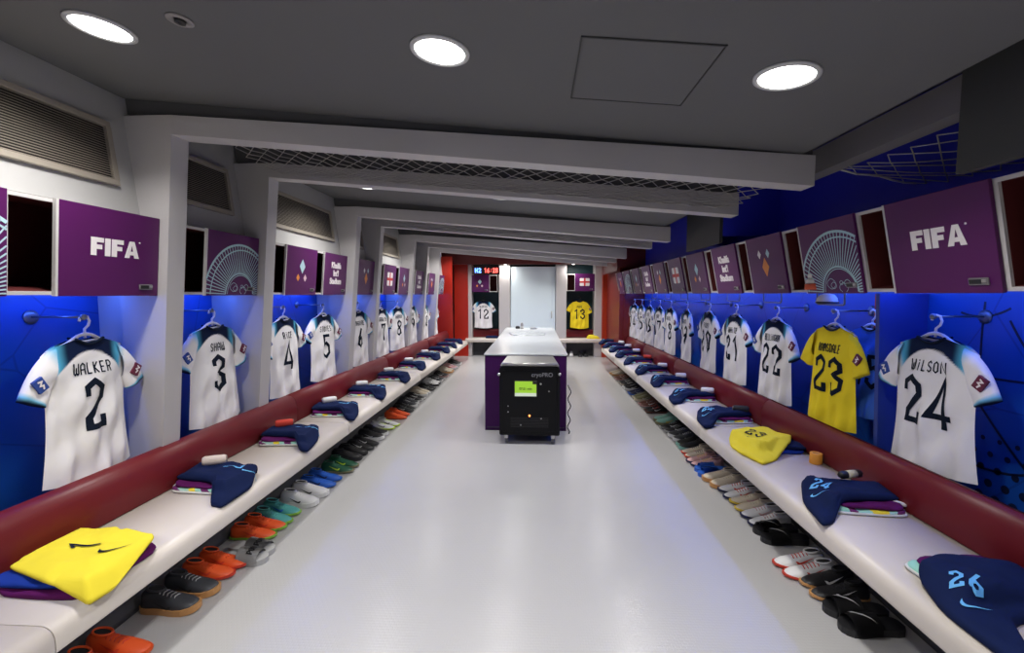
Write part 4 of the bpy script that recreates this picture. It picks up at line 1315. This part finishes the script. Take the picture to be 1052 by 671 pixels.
# ================================================================== FOOTWEAR
def shoe_mesh(kind, upper, sole, accent, lace):
    """returns a root empty-less dict of meshes: local -y is the toe, origin on the floor under the middle"""
    L = .285
    st = [0, .06, .16, .28, .40, .52, .66, .80, .91, .97, 1.0]
    if kind == 'boot':
        wd = [.016, .029, .033, .031, .033, .039, .043, .041, .030, .018, .004]
        ht = [.072, .086, .088, .084, .074, .062, .052, .043, .034, .026, .016]
        sb, sh = .018, .012
    else:
        wd = [.020, .034, .038, .037, .038, .043, .048, .047, .037, .024, .006]
        ht = [.085, .100, .100, .098, .090, .078, .066, .058, .050, .040, .028]
        sb, sh = .030, .030
    out = {}
    bm = bmesh.new()
    n = 14
    rings = []
    for t, w_, h in zip(st, wd, ht):
        y = L / 2 - L * t
        ring = []
        for k in range(n + 1):
            a = PI * k / n
            x = w_ * (abs(math.cos(a)) ** .75) * (1 if math.cos(a) >= 0 else -1)
            z = sb * .7 + (h - sb * .7) * (math.sin(a) ** .8)
            ring.append(bm.verts.new((x, y, z)))
        rings.append(ring)
    for A, B in zip(rings, rings[1:]):
        for k in range(n):
            bm.faces.new((A[k], A[k + 1], B[k + 1], B[k])).smooth = True
    bm.faces.new([v for v in rings[0]][::-1])
    bm.faces.new([rings[j][0] for j in range(len(st))][::-1] + [rings[j][-1] for j in range(len(st))])
    bmesh.ops.recalc_face_normals(bm, faces=bm.faces[:])
    out['upper'] = (bm, upper)
    bm = bmesh.new()
    A = []; B = []
    for sgn in (1, -1):
        rng = list(zip(st, wd)) if sgn == 1 else list(zip(st, wd))[::-1]
        for t, w_ in rng:
            y = L / 2 - L * t - (.004 if t > .95 else 0) + (.004 if t < .03 else 0)
            rise = (.010 if kind != 'boot' else .006) * max(0, (t - .75) / .25) ** 2
            A.append(bm.verts.new((sgn * (w_ + .004) * .94, y, (0 if kind != 'boot' else .008) + rise)))
            B.append(bm.verts.new((sgn * (w_ + .004), y, sh + (.008 if kind == 'boot' else 0) + rise)))
    m = len(A)
    for k in range(m): bm.faces.new((A[k], A[(k + 1) % m], B[(k + 1) % m], B[k]))
    bm.faces.new(A[::-1]); bm.faces.new(B)
    if kind == 'boot':
        for sx, t in ((.022, .1), (-.022, .1), (.024, .24), (-.024, .24), (.03, .58), (-.03, .58), (.032, .74), (-.032, .74), (.0, .88)):
            lathe(bm, [(.003, .0), (.006, .010)], 6, (sx, L / 2 - L * t, 0), 'z')
    bmesh.ops.recalc_face_normals(bm, faces=bm.faces[:])
    out['sole'] = (bm, sole)
    # collar opening
    bm = bmesh.new()
    zc_ = (.0875 if kind == 'boot' else .1005)
    pts = [(.021 * math.cos(a), .075 + .043 * math.sin(a), zc_ + .001 + .004 * math.sin(a)) for a in [2 * PI * k / 20 for k in range(20)]]
    bm.faces.new([bm.verts.new((p[0], p[1], p[2] - .001)) for p in pts])
    out['opening'] = (bm, mat('shoe_inside', (.015, .015, .017), .9))
    bm = bmesh.new(); tube(bm, pts, .005, 6, closed=True)
    out['collar'] = (bm, upper)
    bm = bmesh.new()
    for k in range(5):
        t = .36 + .065 * k
        i = max(j for j in range(len(st)) if st[j] <= t); f = (t - st[i]) / (st[i + 1] - st[i])
        h = ht[i] + (ht[i + 1] - ht[i]) * f; y = L / 2 - L * t
        tube(bm, [(-.019, y, h - .006), (-.009, y + .003, h + .003), (.009, y - .003, h + .003), (.019, y, h - .006)], .0026, 5)
    out['laces'] = (bm, lace)
    # side marks, one each side
    for sgn in (1, -1):
        bm = bmesh.new()
        pts = [(-.40, .01), (-.34, -.13), (-.22, -.18), (-.05, -.12), (.5, .22), (-.06, -.01), (-.22, -.06), (-.30, .0)]
        vs = []
        for a, b in pts:
            t = .46 - a * .42; zz = .045 + b * .085
            t = max(.02, min(.98, t))
            i = max(j for j in range(len(st) - 1) if st[j] <= t); f = (t - st[i]) / (st[i + 1] - st[i])
            w_ = wd[i] + (wd[i + 1] - wd[i]) * f; h = ht[i] + (ht[i + 1] - ht[i]) * f
            r = max(0, min(.97, (zz - sb * .7) / (h - sb * .7))); ang = math.asin(r ** (1 / .8))
            x = w_ * math.cos(ang) ** .75 + .0016
            vs.append(bm.verts.new((sgn * x, L / 2 - L * t, zz)))
        bm.faces.new(vs if sgn > 0 else vs[::-1])
        out['side_mark' + ('' if sgn > 0 else '_')] = (bm, accent)
    return out
def slide_mesh(upper, sole, accent):
    out = {}
    L = .29
    st = [0, .05, .15, .3, .45, .6, .75, .88, .96, 1.0]; wd = [.018, .036, .042, .040, .040, .046, .051, .047, .032, .010]
    bm = bmesh.new(); A = []; B = []
    for sgn in (1, -1):
        rng = list(zip(st, wd)) if sgn == 1 else list(zip(st, wd))[::-1]
        for t, w_ in rng:
            y = L / 2 - L * t
            A.append(bm.verts.new((sgn * w_ * .97, y, 0))); B.append(bm.verts.new((sgn * w_, y, .030 + .006 * (1 - t))))
    m = len(A)
    for k in range(m): bm.faces.new((A[k], A[(k + 1) % m], B[(k + 1) % m], B[k]))
    bm.faces.new(A[::-1]); bm.faces.new(B)
    bmesh.ops.recalc_face_normals(bm, faces=bm.faces[:])
    out['sole'] = (bm, sole)
    bm = bmesh.new()
    y0_, y1_ = -.105, .015
    rows = []
    for j in range(7):
        f = j / 6; y = y0_ + (y1_ - y0_) * f
        ring = []
        for k in range(13):
            a = PI * k / 12
            ring.append(bm.verts.new((.054 * math.cos(a), y, .012 + (.052 + .018 * f) * math.sin(a) ** .8)))
        rows.append(ring)
    for A_, B_ in zip(rows, rows[1:]):
        for k in range(12): bm.faces.new((A_[k], A_[k + 1], B_[k + 1], B_[k])).smooth = True
    bmesh.ops.solidify(bm, geom=bm.faces[:], thickness=.006)
    bmesh.ops.recalc_face_normals(bm, faces=bm.faces[:])
    out['strap'] = (bm, upper)
    tr = BVHTree.FromBMesh(out['strap'][0])
    po = swoosh(0, -.05, .11, .35)
    bm = bmesh.new()
    up_, lo_ = [po[5], po[6], po[7], po[8], po[0]], [po[5], po[3], po[2], po[1], po[0]]
    rows_ = []
    for f_ in (0, .5, 1):
        row = []
        for k in range(13):
            t = k / 12 * 4; a_ = min(3, int(t)); t -= a_
            q = Vector(up_[a_]).lerp(Vector(up_[a_ + 1]), t).lerp(Vector(lo_[a_]).lerp(Vector(lo_[a_ + 1]), t), f_)
            row.append(bm.verts.new((q.x, q.y, 0)))
        rows_.append(row)
    for ca, cb in zip(rows_, rows_[1:]):
        for k in range(12): bm.faces.new((ca[k], cb[k], cb[k + 1], ca[k + 1]))
    if upper is C['grey']:          # this pair carries block lettering instead of a tick
        bm.free(); bm = bmesh.new()
        stroke_mesh(bm, glyphs('PUMA', .034, .72, 0, -.075, .74), .0065, lambda u, v: 0, 0, .008)
        for v in bm.verts: v.co = (v.co.x, v.co.z, 0)
    project(bm, tr, 'z', .005)
    for f in bm.faces:
        f.normal_update()
        if f.normal.z < 0: f.normal_flip()
    out['strap_mark'] = (bm, accent)
    return out
SH_CACHE = {}
def col(name, c): return mat('shoe_' + name, c, .45, bump=.1, bscale=150)
C = dict(black=col('black', (.012, .012, .014)), char=col('charcoal', (.035, .038, .045)), white=col('white', (.72, .72, .72)), cream=col('cream', (.62, .54, .42)),
         orange=col('orange', (.80, .10, .02)), red=col('red', (.62, .05, .025)), tan=col('tan', (.55, .28, .10)), teal=col('teal', (.08, .36, .34)), blue=col('blue', (.02, .12, .55)),
         green=col('dark_green', (.015, .10, .05)), neon=col('neon', (.55, .75, .05)), grey=col('grey', (.38, .38, .38)), navy=col('navy', (.015, .02, .07)),
         pink=col('pink', (.62, .36, .36)), mint=col('mint', (.22, .45, .38)), olive=col('olive', (.20, .19, .10)), brown=col('brown', (.16, .06, .04)), yellow=col('yellow', (.70, .50, .05)), lime=col('lime', (.25, .5, .06)))
def shoe(kind, cols, pos, rz, label, cat, group):
    key = (kind,) + tuple(cols)
    name = {'boot': 'football_boot', 'trainer': 'trainer', 'slide': 'slide_sandal'}[kind]
    if key not in SH_CACHE:
        cm = [C[c] for c in cols]
        parts = shoe_mesh(kind, cm[0], cm[1], cm[2], cm[3]) if kind != 'slide' else slide_mesh(cm[0], cm[1], cm[2])
        root = empty(name, (0, 0, 0))
        first = None
        for k, (b, m) in parts.items():
            build(k.rstrip('_'), b, m, root)
        SH_CACHE[key] = root
        o = root
    else:
        o = copy_tree(SH_CACHE[key])
    o.location = pos; o.rotation_euler = (0, 0, rz)
    o.scale = (1.12, 1.0, 1.08)
    tag(o, label, cat, group)
    return o
words = dict(black='black', char='charcoal', white='white', cream='cream', orange='orange', red='red', tan='tan', teal='teal', blue='blue', green='dark green', neon='neon yellow', grey='grey', navy='navy',
             pink='pink', mint='mint', olive='olive', brown='brown', yellow='yellow', lime='lime')
ORD = ['first', 'second', 'third', 'fourth', 'fifth', 'sixth', 'seventh', 'eighth', 'ninth', 'tenth', 'eleventh', 'twelfth', '13th', '14th', '15th', '16th', '17th', '18th', '19th', '20th', '21st', '22nd', '23rd', '24th', '25th', '26th', '27th', '28th', '29th', '30th']
def shoe_row(side, pairs):
    s = -1 if side == 'left' else 1
    rnd = random.Random(11 if s < 0 else 12)
    for n, (kind, cols, y, gap, toe) in enumerate(pairs):
        for h in range(2):
            yy = y + h * gap
            x = s * (toe + .145 + rnd.uniform(-.015, .005))
            rz = (PI / 2 if s < 0 else -PI / 2) + rnd.uniform(-.10, .10)
            w_ = {'boot': 'football boot', 'trainer': 'trainer', 'slide': 'slide sandal'}[kind]
            desc = words[cols[0]] + ' ' + w_ + ' with ' + words[cols[1]] + ' sole'
            l = '%s, %s of %s pair under %s bench' % (desc, 'nearer' if h == 0 else 'farther', ORD[n], side)
            shoe(kind, cols, (x, yy, 0), rz, l, 'shoe', 'footwear under the %s bench' % side)
LP = [('boot', ('orange', 'orange', 'red', 'red'), 1.72, 0.110, 1.70),
      ('trainer', ('char', 'tan', 'black', 'grey'), 2.11, 0.135, 1.70),
      ('boot', ('orange', 'red', 'red', 'orange'), 2.38, 0.105, 1.70),
      ('slide', ('grey', 'grey', 'black', 'grey'), 2.53, 0.105, 1.61),
      ('boot', ('orange', 'lime', 'red', 'orange'), 2.79, 0.120, 1.69),
      ('boot', ('teal', 'lime', 'blue', 'teal'), 3.00, 0.125, 1.70),
      ('trainer', ('white', 'white', 'black', 'white'), 3.27, 0.160, 1.65),
      ('boot', ('blue', 'blue', 'navy', 'blue'), 3.59, 0.130, 1.66),
      ('boot', ('green', 'olive', 'neon', 'green'), 3.90, 0.130, 1.63),
      ('trainer', ('black', 'black', 'char', 'black'), 4.20, 0.140, 1.66),
      ('boot', ('black', 'char', 'white', 'black'), 4.50, 0.140, 1.66),
      ('trainer', ('black', 'white', 'grey', 'black'), 4.84, 0.140, 1.66),
      ('boot', ('white', 'neon', 'black', 'neon'), 5.20, 0.140, 1.65),
      ('boot', ('orange', 'orange', 'red', 'orange'), 5.66, 0.150, 1.64),
      ('boot', ('black', 'char', 'grey', 'black'), 6.00, 0.140, 1.66),
      ('trainer', ('char', 'white', 'white', 'white'), 6.28, .14, 1.68),
      ('boot', ('black', 'white', 'white', 'white'), 6.62, .14, 1.68),
      ('trainer', ('cream', 'white', 'black', 'white'), 6.98, .14, 1.68),
      ('boot', ('black', 'black', 'grey', 'black'), 7.35, .14, 1.68),
      ('trainer', ('white', 'black', 'black', 'black'), 7.75, .14, 1.68),
      ('boot', ('char', 'white', 'white', 'grey'), 8.15, .15, 1.68),
      ('boot', ('black', 'pink', 'white', 'black'), 8.60, .15, 1.68),
      ('trainer', ('cream', 'tan', 'black', 'white'), 9.05, .15, 1.68),
      ('boot', ('pink', 'white', 'orange', 'white'), 9.55, .15, 1.68),
      ('trainer', ('black', 'white', 'white', 'black'), 10.05, .15, 1.68)]
shoe_row('left', LP)
RP = [('slide', ('black', 'black', 'white', 'black'), 2.14, 0.115, 1.46),
      ('boot', ('black', 'tan', 'white', 'black'), 2.37, 0.110, 1.47),
      ('boot', ('white', 'red', 'red', 'red'), 2.55, 0.105, 1.41),
      ('slide', ('black', 'black', 'grey', 'black'), 2.92, 0.115, 1.48),
      ('boot', ('white', 'navy', 'pink', 'pink'), 3.13, 0.115, 1.49),
      ('boot', ('cream', 'yellow', 'pink', 'cream'), 3.34, 0.110, 1.49),
      ('boot', ('white', 'navy', 'red', 'red'), 3.55, 0.110, 1.49),
      ('trainer', ('cream', 'tan', 'white', 'cream'), 3.76, 0.120, 1.45),
      ('slide', ('blue', 'blue', 'navy', 'blue'), 3.98, 0.110, 1.45),
      ('boot', ('pink', 'navy', 'white', 'yellow'), 4.20, 0.110, 1.45),
      ('boot', ('cream', 'red', 'pink', 'navy'), 4.43, 0.110, 1.47),
      ('trainer', ('black', 'mint', 'char', 'black'), 4.67, 0.120, 1.49),
      ('trainer', ('char', 'white', 'white', 'white'), 4.95, 0.140, 1.50),
      ('boot', ('black', 'grey', 'white', 'grey'), 5.26, 0.140, 1.50),
      ('trainer', ('mint', 'olive', 'yellow', 'grey'), 5.58, 0.140, 1.49),
      ('boot', ('black', 'brown', 'white', 'red'), 6.12, .13, 1.50),
      ('boot', ('brown', 'pink', 'white', 'black'), 6.46, .13, 1.50),
      ('trainer', ('olive', 'cream', 'white', 'grey'), 6.82, .14, 1.50),
      ('boot', ('navy', 'blue', 'grey', 'navy'), 7.20, .14, 1.50),
      ('trainer', ('black', 'white', 'white', 'white'), 7.60, .15, 1.50),
      ('boot', ('char', 'cream', 'white', 'white'), 8.02, .15, 1.50),
      ('boot', ('brown', 'pink', 'white', 'pink'), 8.46, .15, 1.50),
      ('trainer', ('cream', 'tan', 'white', 'white'), 8.92, .16, 1.50)]
shoe_row('right', RP)
for k, (x, c) in enumerate(((-1.05, 'black'), (-1.2, 'black'), (.78, 'black'), (.93, 'white'), (1.15, 'black'), (1.3, 'black'))):
    shoe('trainer', (c, 'char' if c == 'black' else 'white', 'grey', c), (x, YF + .06, 0), .1 * (k % 3 - 1), '%s trainer under the end bench below shirt %s, %s' % (c, '12' if x < 0 else '13', ['closer to the door', 'beside the left bench', 'beside the door frame', 'between black trainers', 'next to a white trainer', 'closest to the right bench'][k]), 'shoe', 'footwear under the end benches')

# ================================================================== CENTRE TABLE AND TROLLEY
tx0, tx1, ty0, ty1, th_ = -.595, .375, 5.22, 9.35, .90
t = empty('centre_table', ((tx0 + tx1) / 2, ty0, 0), label='long purple island table with pale grey top in the middle of the room', cat='table')
W2 = (tx1 - tx0) / 2
bm = bmesh.new(); box(bm, -W2 + .01, W2 - .01, .012, ty1 - ty0 - .01, 0.0, th_ - .012, bev=.003, seg=1); build('cabinet', bm, PURPLE_D, t)
bm = bmesh.new(); box(bm, -W2, W2, 0, ty1 - ty0, th_ - .012, th_ + .006, bev=.003); build('top', bm, TOPW, t)
bm = bmesh.new(); box(bm, -W2 + .03, W2 - .03, .002, .012, .03, .045); build('kick_strip', bm, mat('kick', (.03, .01, .05), .5), t)
def rumpled(name, w, l, m, pos, rz, seed, label, cat):
    o, _ = pad(name, w, l, .018, m, None, seed, n=3, dome=.6); place(o, pos, rz); tag(o, label, cat)
rumpled('plastic_sheet', .62, .75, mat('clear_wrap', (.62, .65, .67), .15), (-.14, 7.9, th_ + .006), .1, 511, 'crumpled clear plastic sheet lying on the island table', 'sheet')
for k, (px, r, hgt, m, l) in enumerate(((532, .045, .05, BLACK, 'small dark tub on the far end of the island table'), (536.5, .03, .12, SILVER, 'tall pale bottle beside the dark tub on the island table'), (548, .07, .035, mat('tray_grey', (.4, .42, .45), .4), 'low grey dish on the far end of the island table'))):
    q = on_z(px, 337.2, th_ + .006)
    bm = bmesh.new(); lathe(bm, [(0, 0), (r, 0), (r, hgt * .7), (r * .7, hgt * .85), (r * .7, hgt), (0, hgt)], 20)
    o = build(['tub', 'bottle', 'dish'][k], bm, m); o.location = (q.x, 9.1 - .05 * k, th_ + .006); tag(o, l, ['tub', 'bottle', 'dish'][k])

Yt = 4.74
def T(px, py): return on_y(px, py, Yt)
a = T(513, 380); b = T(583 - 7.5, 380)
X0, X1 = a.x, b.x; XC = (X0 + X1) / 2; W2 = (X1 - X0) / 2
t = empty('therapy_machine', (XC, Yt, 0), label='black wheeled therapy machine with green screen in front of the purple table', cat='machine')
bm = bmesh.new()
prof = rounded([(-W2, .10, .02), (W2, .10, .02), (W2, .84, .05), (-W2, .84, .05)])
A = [bm.verts.new((x, 0, z)) for x, z in prof]; B = [bm.verts.new((x, .40, z)) for x, z in prof]
n = len(prof)
for k in range(n): bm.faces.new((A[k], B[k], B[(k + 1) % n], A[(k + 1) % n]))
bm.faces.new(A); bm.faces.new(B[::-1]); bmesh.ops.recalc_face_normals(bm, faces=bm.faces[:])
body = build('body', bm, mat('machine_black', (.006, .006, .007), .5, var=.1, vscale=20, spec=.2), t)
bm = bmesh.new(); box(bm, -W2 + .03, W2 - .03, -.008, .002, .14, .80, bev=.006); build('front_panel', bm, mat('panel_black', (.005, .005, .006), .45, spec=.2), body)
bm = bmesh.new()
hexa(bm, [(-W2 + .01, -.01, .845), (W2 - .01, -.01, .845), (W2 - .05, .40, .845), (-W2 + .05, .40, .845), (-W2 + .02, -.005, .865), (W2 - .02, -.005, .865), (W2 - .06, .40, .895), (-W2 + .06, .40, .895)])
tray = build('top_tray', bm, SILVER, t)
bm = bmesh.new(); tube(bm, [(-W2 + .03, -.012, .865), (W2 - .03, -.012, .865)], .014, 10); build('push_bar', bm, SILVER, tray)
for px in (512.5, 575):
    q = T(px, 384.5)
    bm = bmesh.new(); lathe(bm, [(0, -.03), (.014, -.028), (.016, -.01), (.010, 0)], 14, (q.x - XC, 0, q.z), 'y'); build('corner_bolt', bm, SILVER, t)
c0, c1 = T(529, 391.5), T(551, 407)
bm = bmesh.new(); box(bm, c0.x - XC - .008, c1.x - XC + .008, -.014, -.006, c1.z - .008, c0.z + .008, bev=.003); scr = build('screen_bezel', bm, BLACK, t)
bm = bmesh.new(); box(bm, c0.x - XC, c1.x - XC, -.016, -.013, c1.z + .035, c0.z); build('screen', bm, SCREEN, scr)
bm = bmesh.new(); box(bm, c0.x - XC, c1.x - XC, -.016, -.013, c1.z, c1.z + .035); build('screen_footer', bm, SCREENW, scr)
bm = bmesh.new(); box(bm, c1.x - XC - .04, c1.x - XC, -.0165, -.013, c0.z - .03, c0.z); build('screen_icon', bm, BLACK, scr)
font_mesh('screen_text', '07:51 min', .034, mat('screen_ink', (.02, .05, .01), .6), scr, ((c0.x + c1.x) / 2 - XC, -.0172, (c0.z + c1.z) / 2 - .0), bold=.0006)
q = T(557, 384.8)
font_mesh('lettering', 'cryoPRO', .060, mat('brand_grey', (.28, .28, .30), .4), t, (q.x - XC + .0, -.0095, q.z - .005), bold=.0004)
for px, py, r, m in ((544, 427, .011, ORLED), (555.5, 394.5, .011, SILVER), (564, 402, .008, SILVER), (535, 436.5, .008, SILVER), (522, 423, .007, SILVER), (522, 417, .006, SILVER), (556, 430, .007, SILVER)):
    q = T(px, py)
    bm = bmesh.new(); lathe(bm, [(0, -.016), (r * .9, -.015), (r, -.006)], 12, (q.x - XC, 0, q.z), 'y'); build('status_light' if m is ORLED else 'button', bm, m, t)
bm = bmesh.new()
for k in range(7): box(bm, -.20, .20, -.0095, -.007, .19 + .016 * k, .196 + .016 * k)
build('vent_slots', bm, BLACK, t)
for sx in (-1, 1):
    for yy in (.05, .35):
        cx = sx * (W2 - .07)
        bm = bmesh.new(); box(bm, cx - .02, cx + .02, yy - .02, yy + .02, .055, .11, bev=.004); cs = build('caster', bm, SILVER, t)
        bm = bmesh.new(); lathe(bm, [(0, -.014), (.030, -.014), (.034, -.008), (.034, .008), (.030, .014), (0, .014)], 20, (cx, yy + .012, .034), 'x'); build('wheel', bm, mat('wheel_grey', (.16, .16, .17), .5), cs)
bm = bmesh.new()
pts = [(tx1 + .01 + .035 * math.sin(k * .42) ** 2, ty0 + .05 + .01 * k / 4, .54 - .023 * k) for k in range(24)]
pts += [(tx1 + .03, ty0 - .02, .008), (tx1 + .015, ty0 - .10, .008)]
tube(bm, pts, .006, 6); o = build('power_cable', bm, BLACK); tag(o, 'black cable looping down the right side of the purple table', 'cable')

# ================================================================== CLOCK
c0, c1 = P(485.5, 274.0, YF - .27), P(512.5, 281.5, YF - .27)
t = empty('digital_clock', ((c0.x + c1.x) / 2, YF - .20, c1.z), label='red and blue digital clock above the end locker with diamonds', cat='clock')
hw = (c1.x - c0.x) / 2 + .02; H = c0.z - c1.z
bm = bmesh.new(); box(bm, -hw, hw, -.05, 0, -.01, H + .01, bev=.006); build('case', bm, mat('clock_case', (.03, .006, .008), .4), t)
bm = bmesh.new(); box(bm, -.10, .10, -.04, -.01, H + .005, ztop - c1.z + .003); build('bracket', bm, BLACK, t)
gh = H * .62; gz = H * .18
bm = bmesh.new(); stroke_mesh(bm, glyphs('H2', gh, .95, -hw * .56, gz, .8), .019, lambda u, v: -.05, .002, 1); build('period_digits', bm, BLUELED, t)
bm = bmesh.new(); stroke_mesh(bm, glyphs('16:28', gh, .85, hw * .38, gz, .74), .017, lambda u, v: -.05, .002, 1); build('time_digits', bm, REDLED, t)
# red sheet and blue shirt stand in for a mirror reflection behind shirt 23
bm = bmesh.new(); box(bm, XBR - .012, XBR - .001, 2.90, 3.22, 1.28, 1.60)
struct('trim_20', bm, REDW)
bm = bmesh.new(); hexa(bm, [(2.10, 2.81, .0), (XBR, 2.81, .0), (XBR, 2.84, .0), (2.10, 2.84, .0), (2.04, 2.81, 1.60), (XBR, 2.81, 1.60), (XBR, 2.84, 1.60), (2.04, 2.84, 1.60)])
struct('trim_21', bm, mat('board_blue_lit', (.03, .06, .30), .4))  # bluish reflected light put into the board's colour
shirt('s', (2.23, 3.12, 1.38), -PI / 2 + .05, '15', '', 'blue stand-in for a mirrored, LED-lit shirt behind the yellow shirt 23', 61, white=False, plain=(.08, .22, .75), group=None, scale=.86)  # blue of the LED light put into the cloth colour
hanger((2.23, 3.12, 1.382), -PI / 2, 'white hanger added to hold the blue stand-in shirt behind shirt 23')
bm = bmesh.new(); lathe(bm, [(.062, .0), (.066, .004), (.062, .012), (.058, .03), (.042, .052), (.016, .060), (0, .061)], 24)
o = build('cap', bm, WROLL); o.location = (1.98, 3.20, 1.542); tag(o, 'small white cap sitting on the rail above the yellow shirt 23', 'cap')
bm = bmesh.new(); lathe(bm, [(.0665, -.006), (.070, -.002), (.068, .006), (.0655, .006)], 24); build('band', bm, BLACK, o)
bpy.context.view_layer.update()
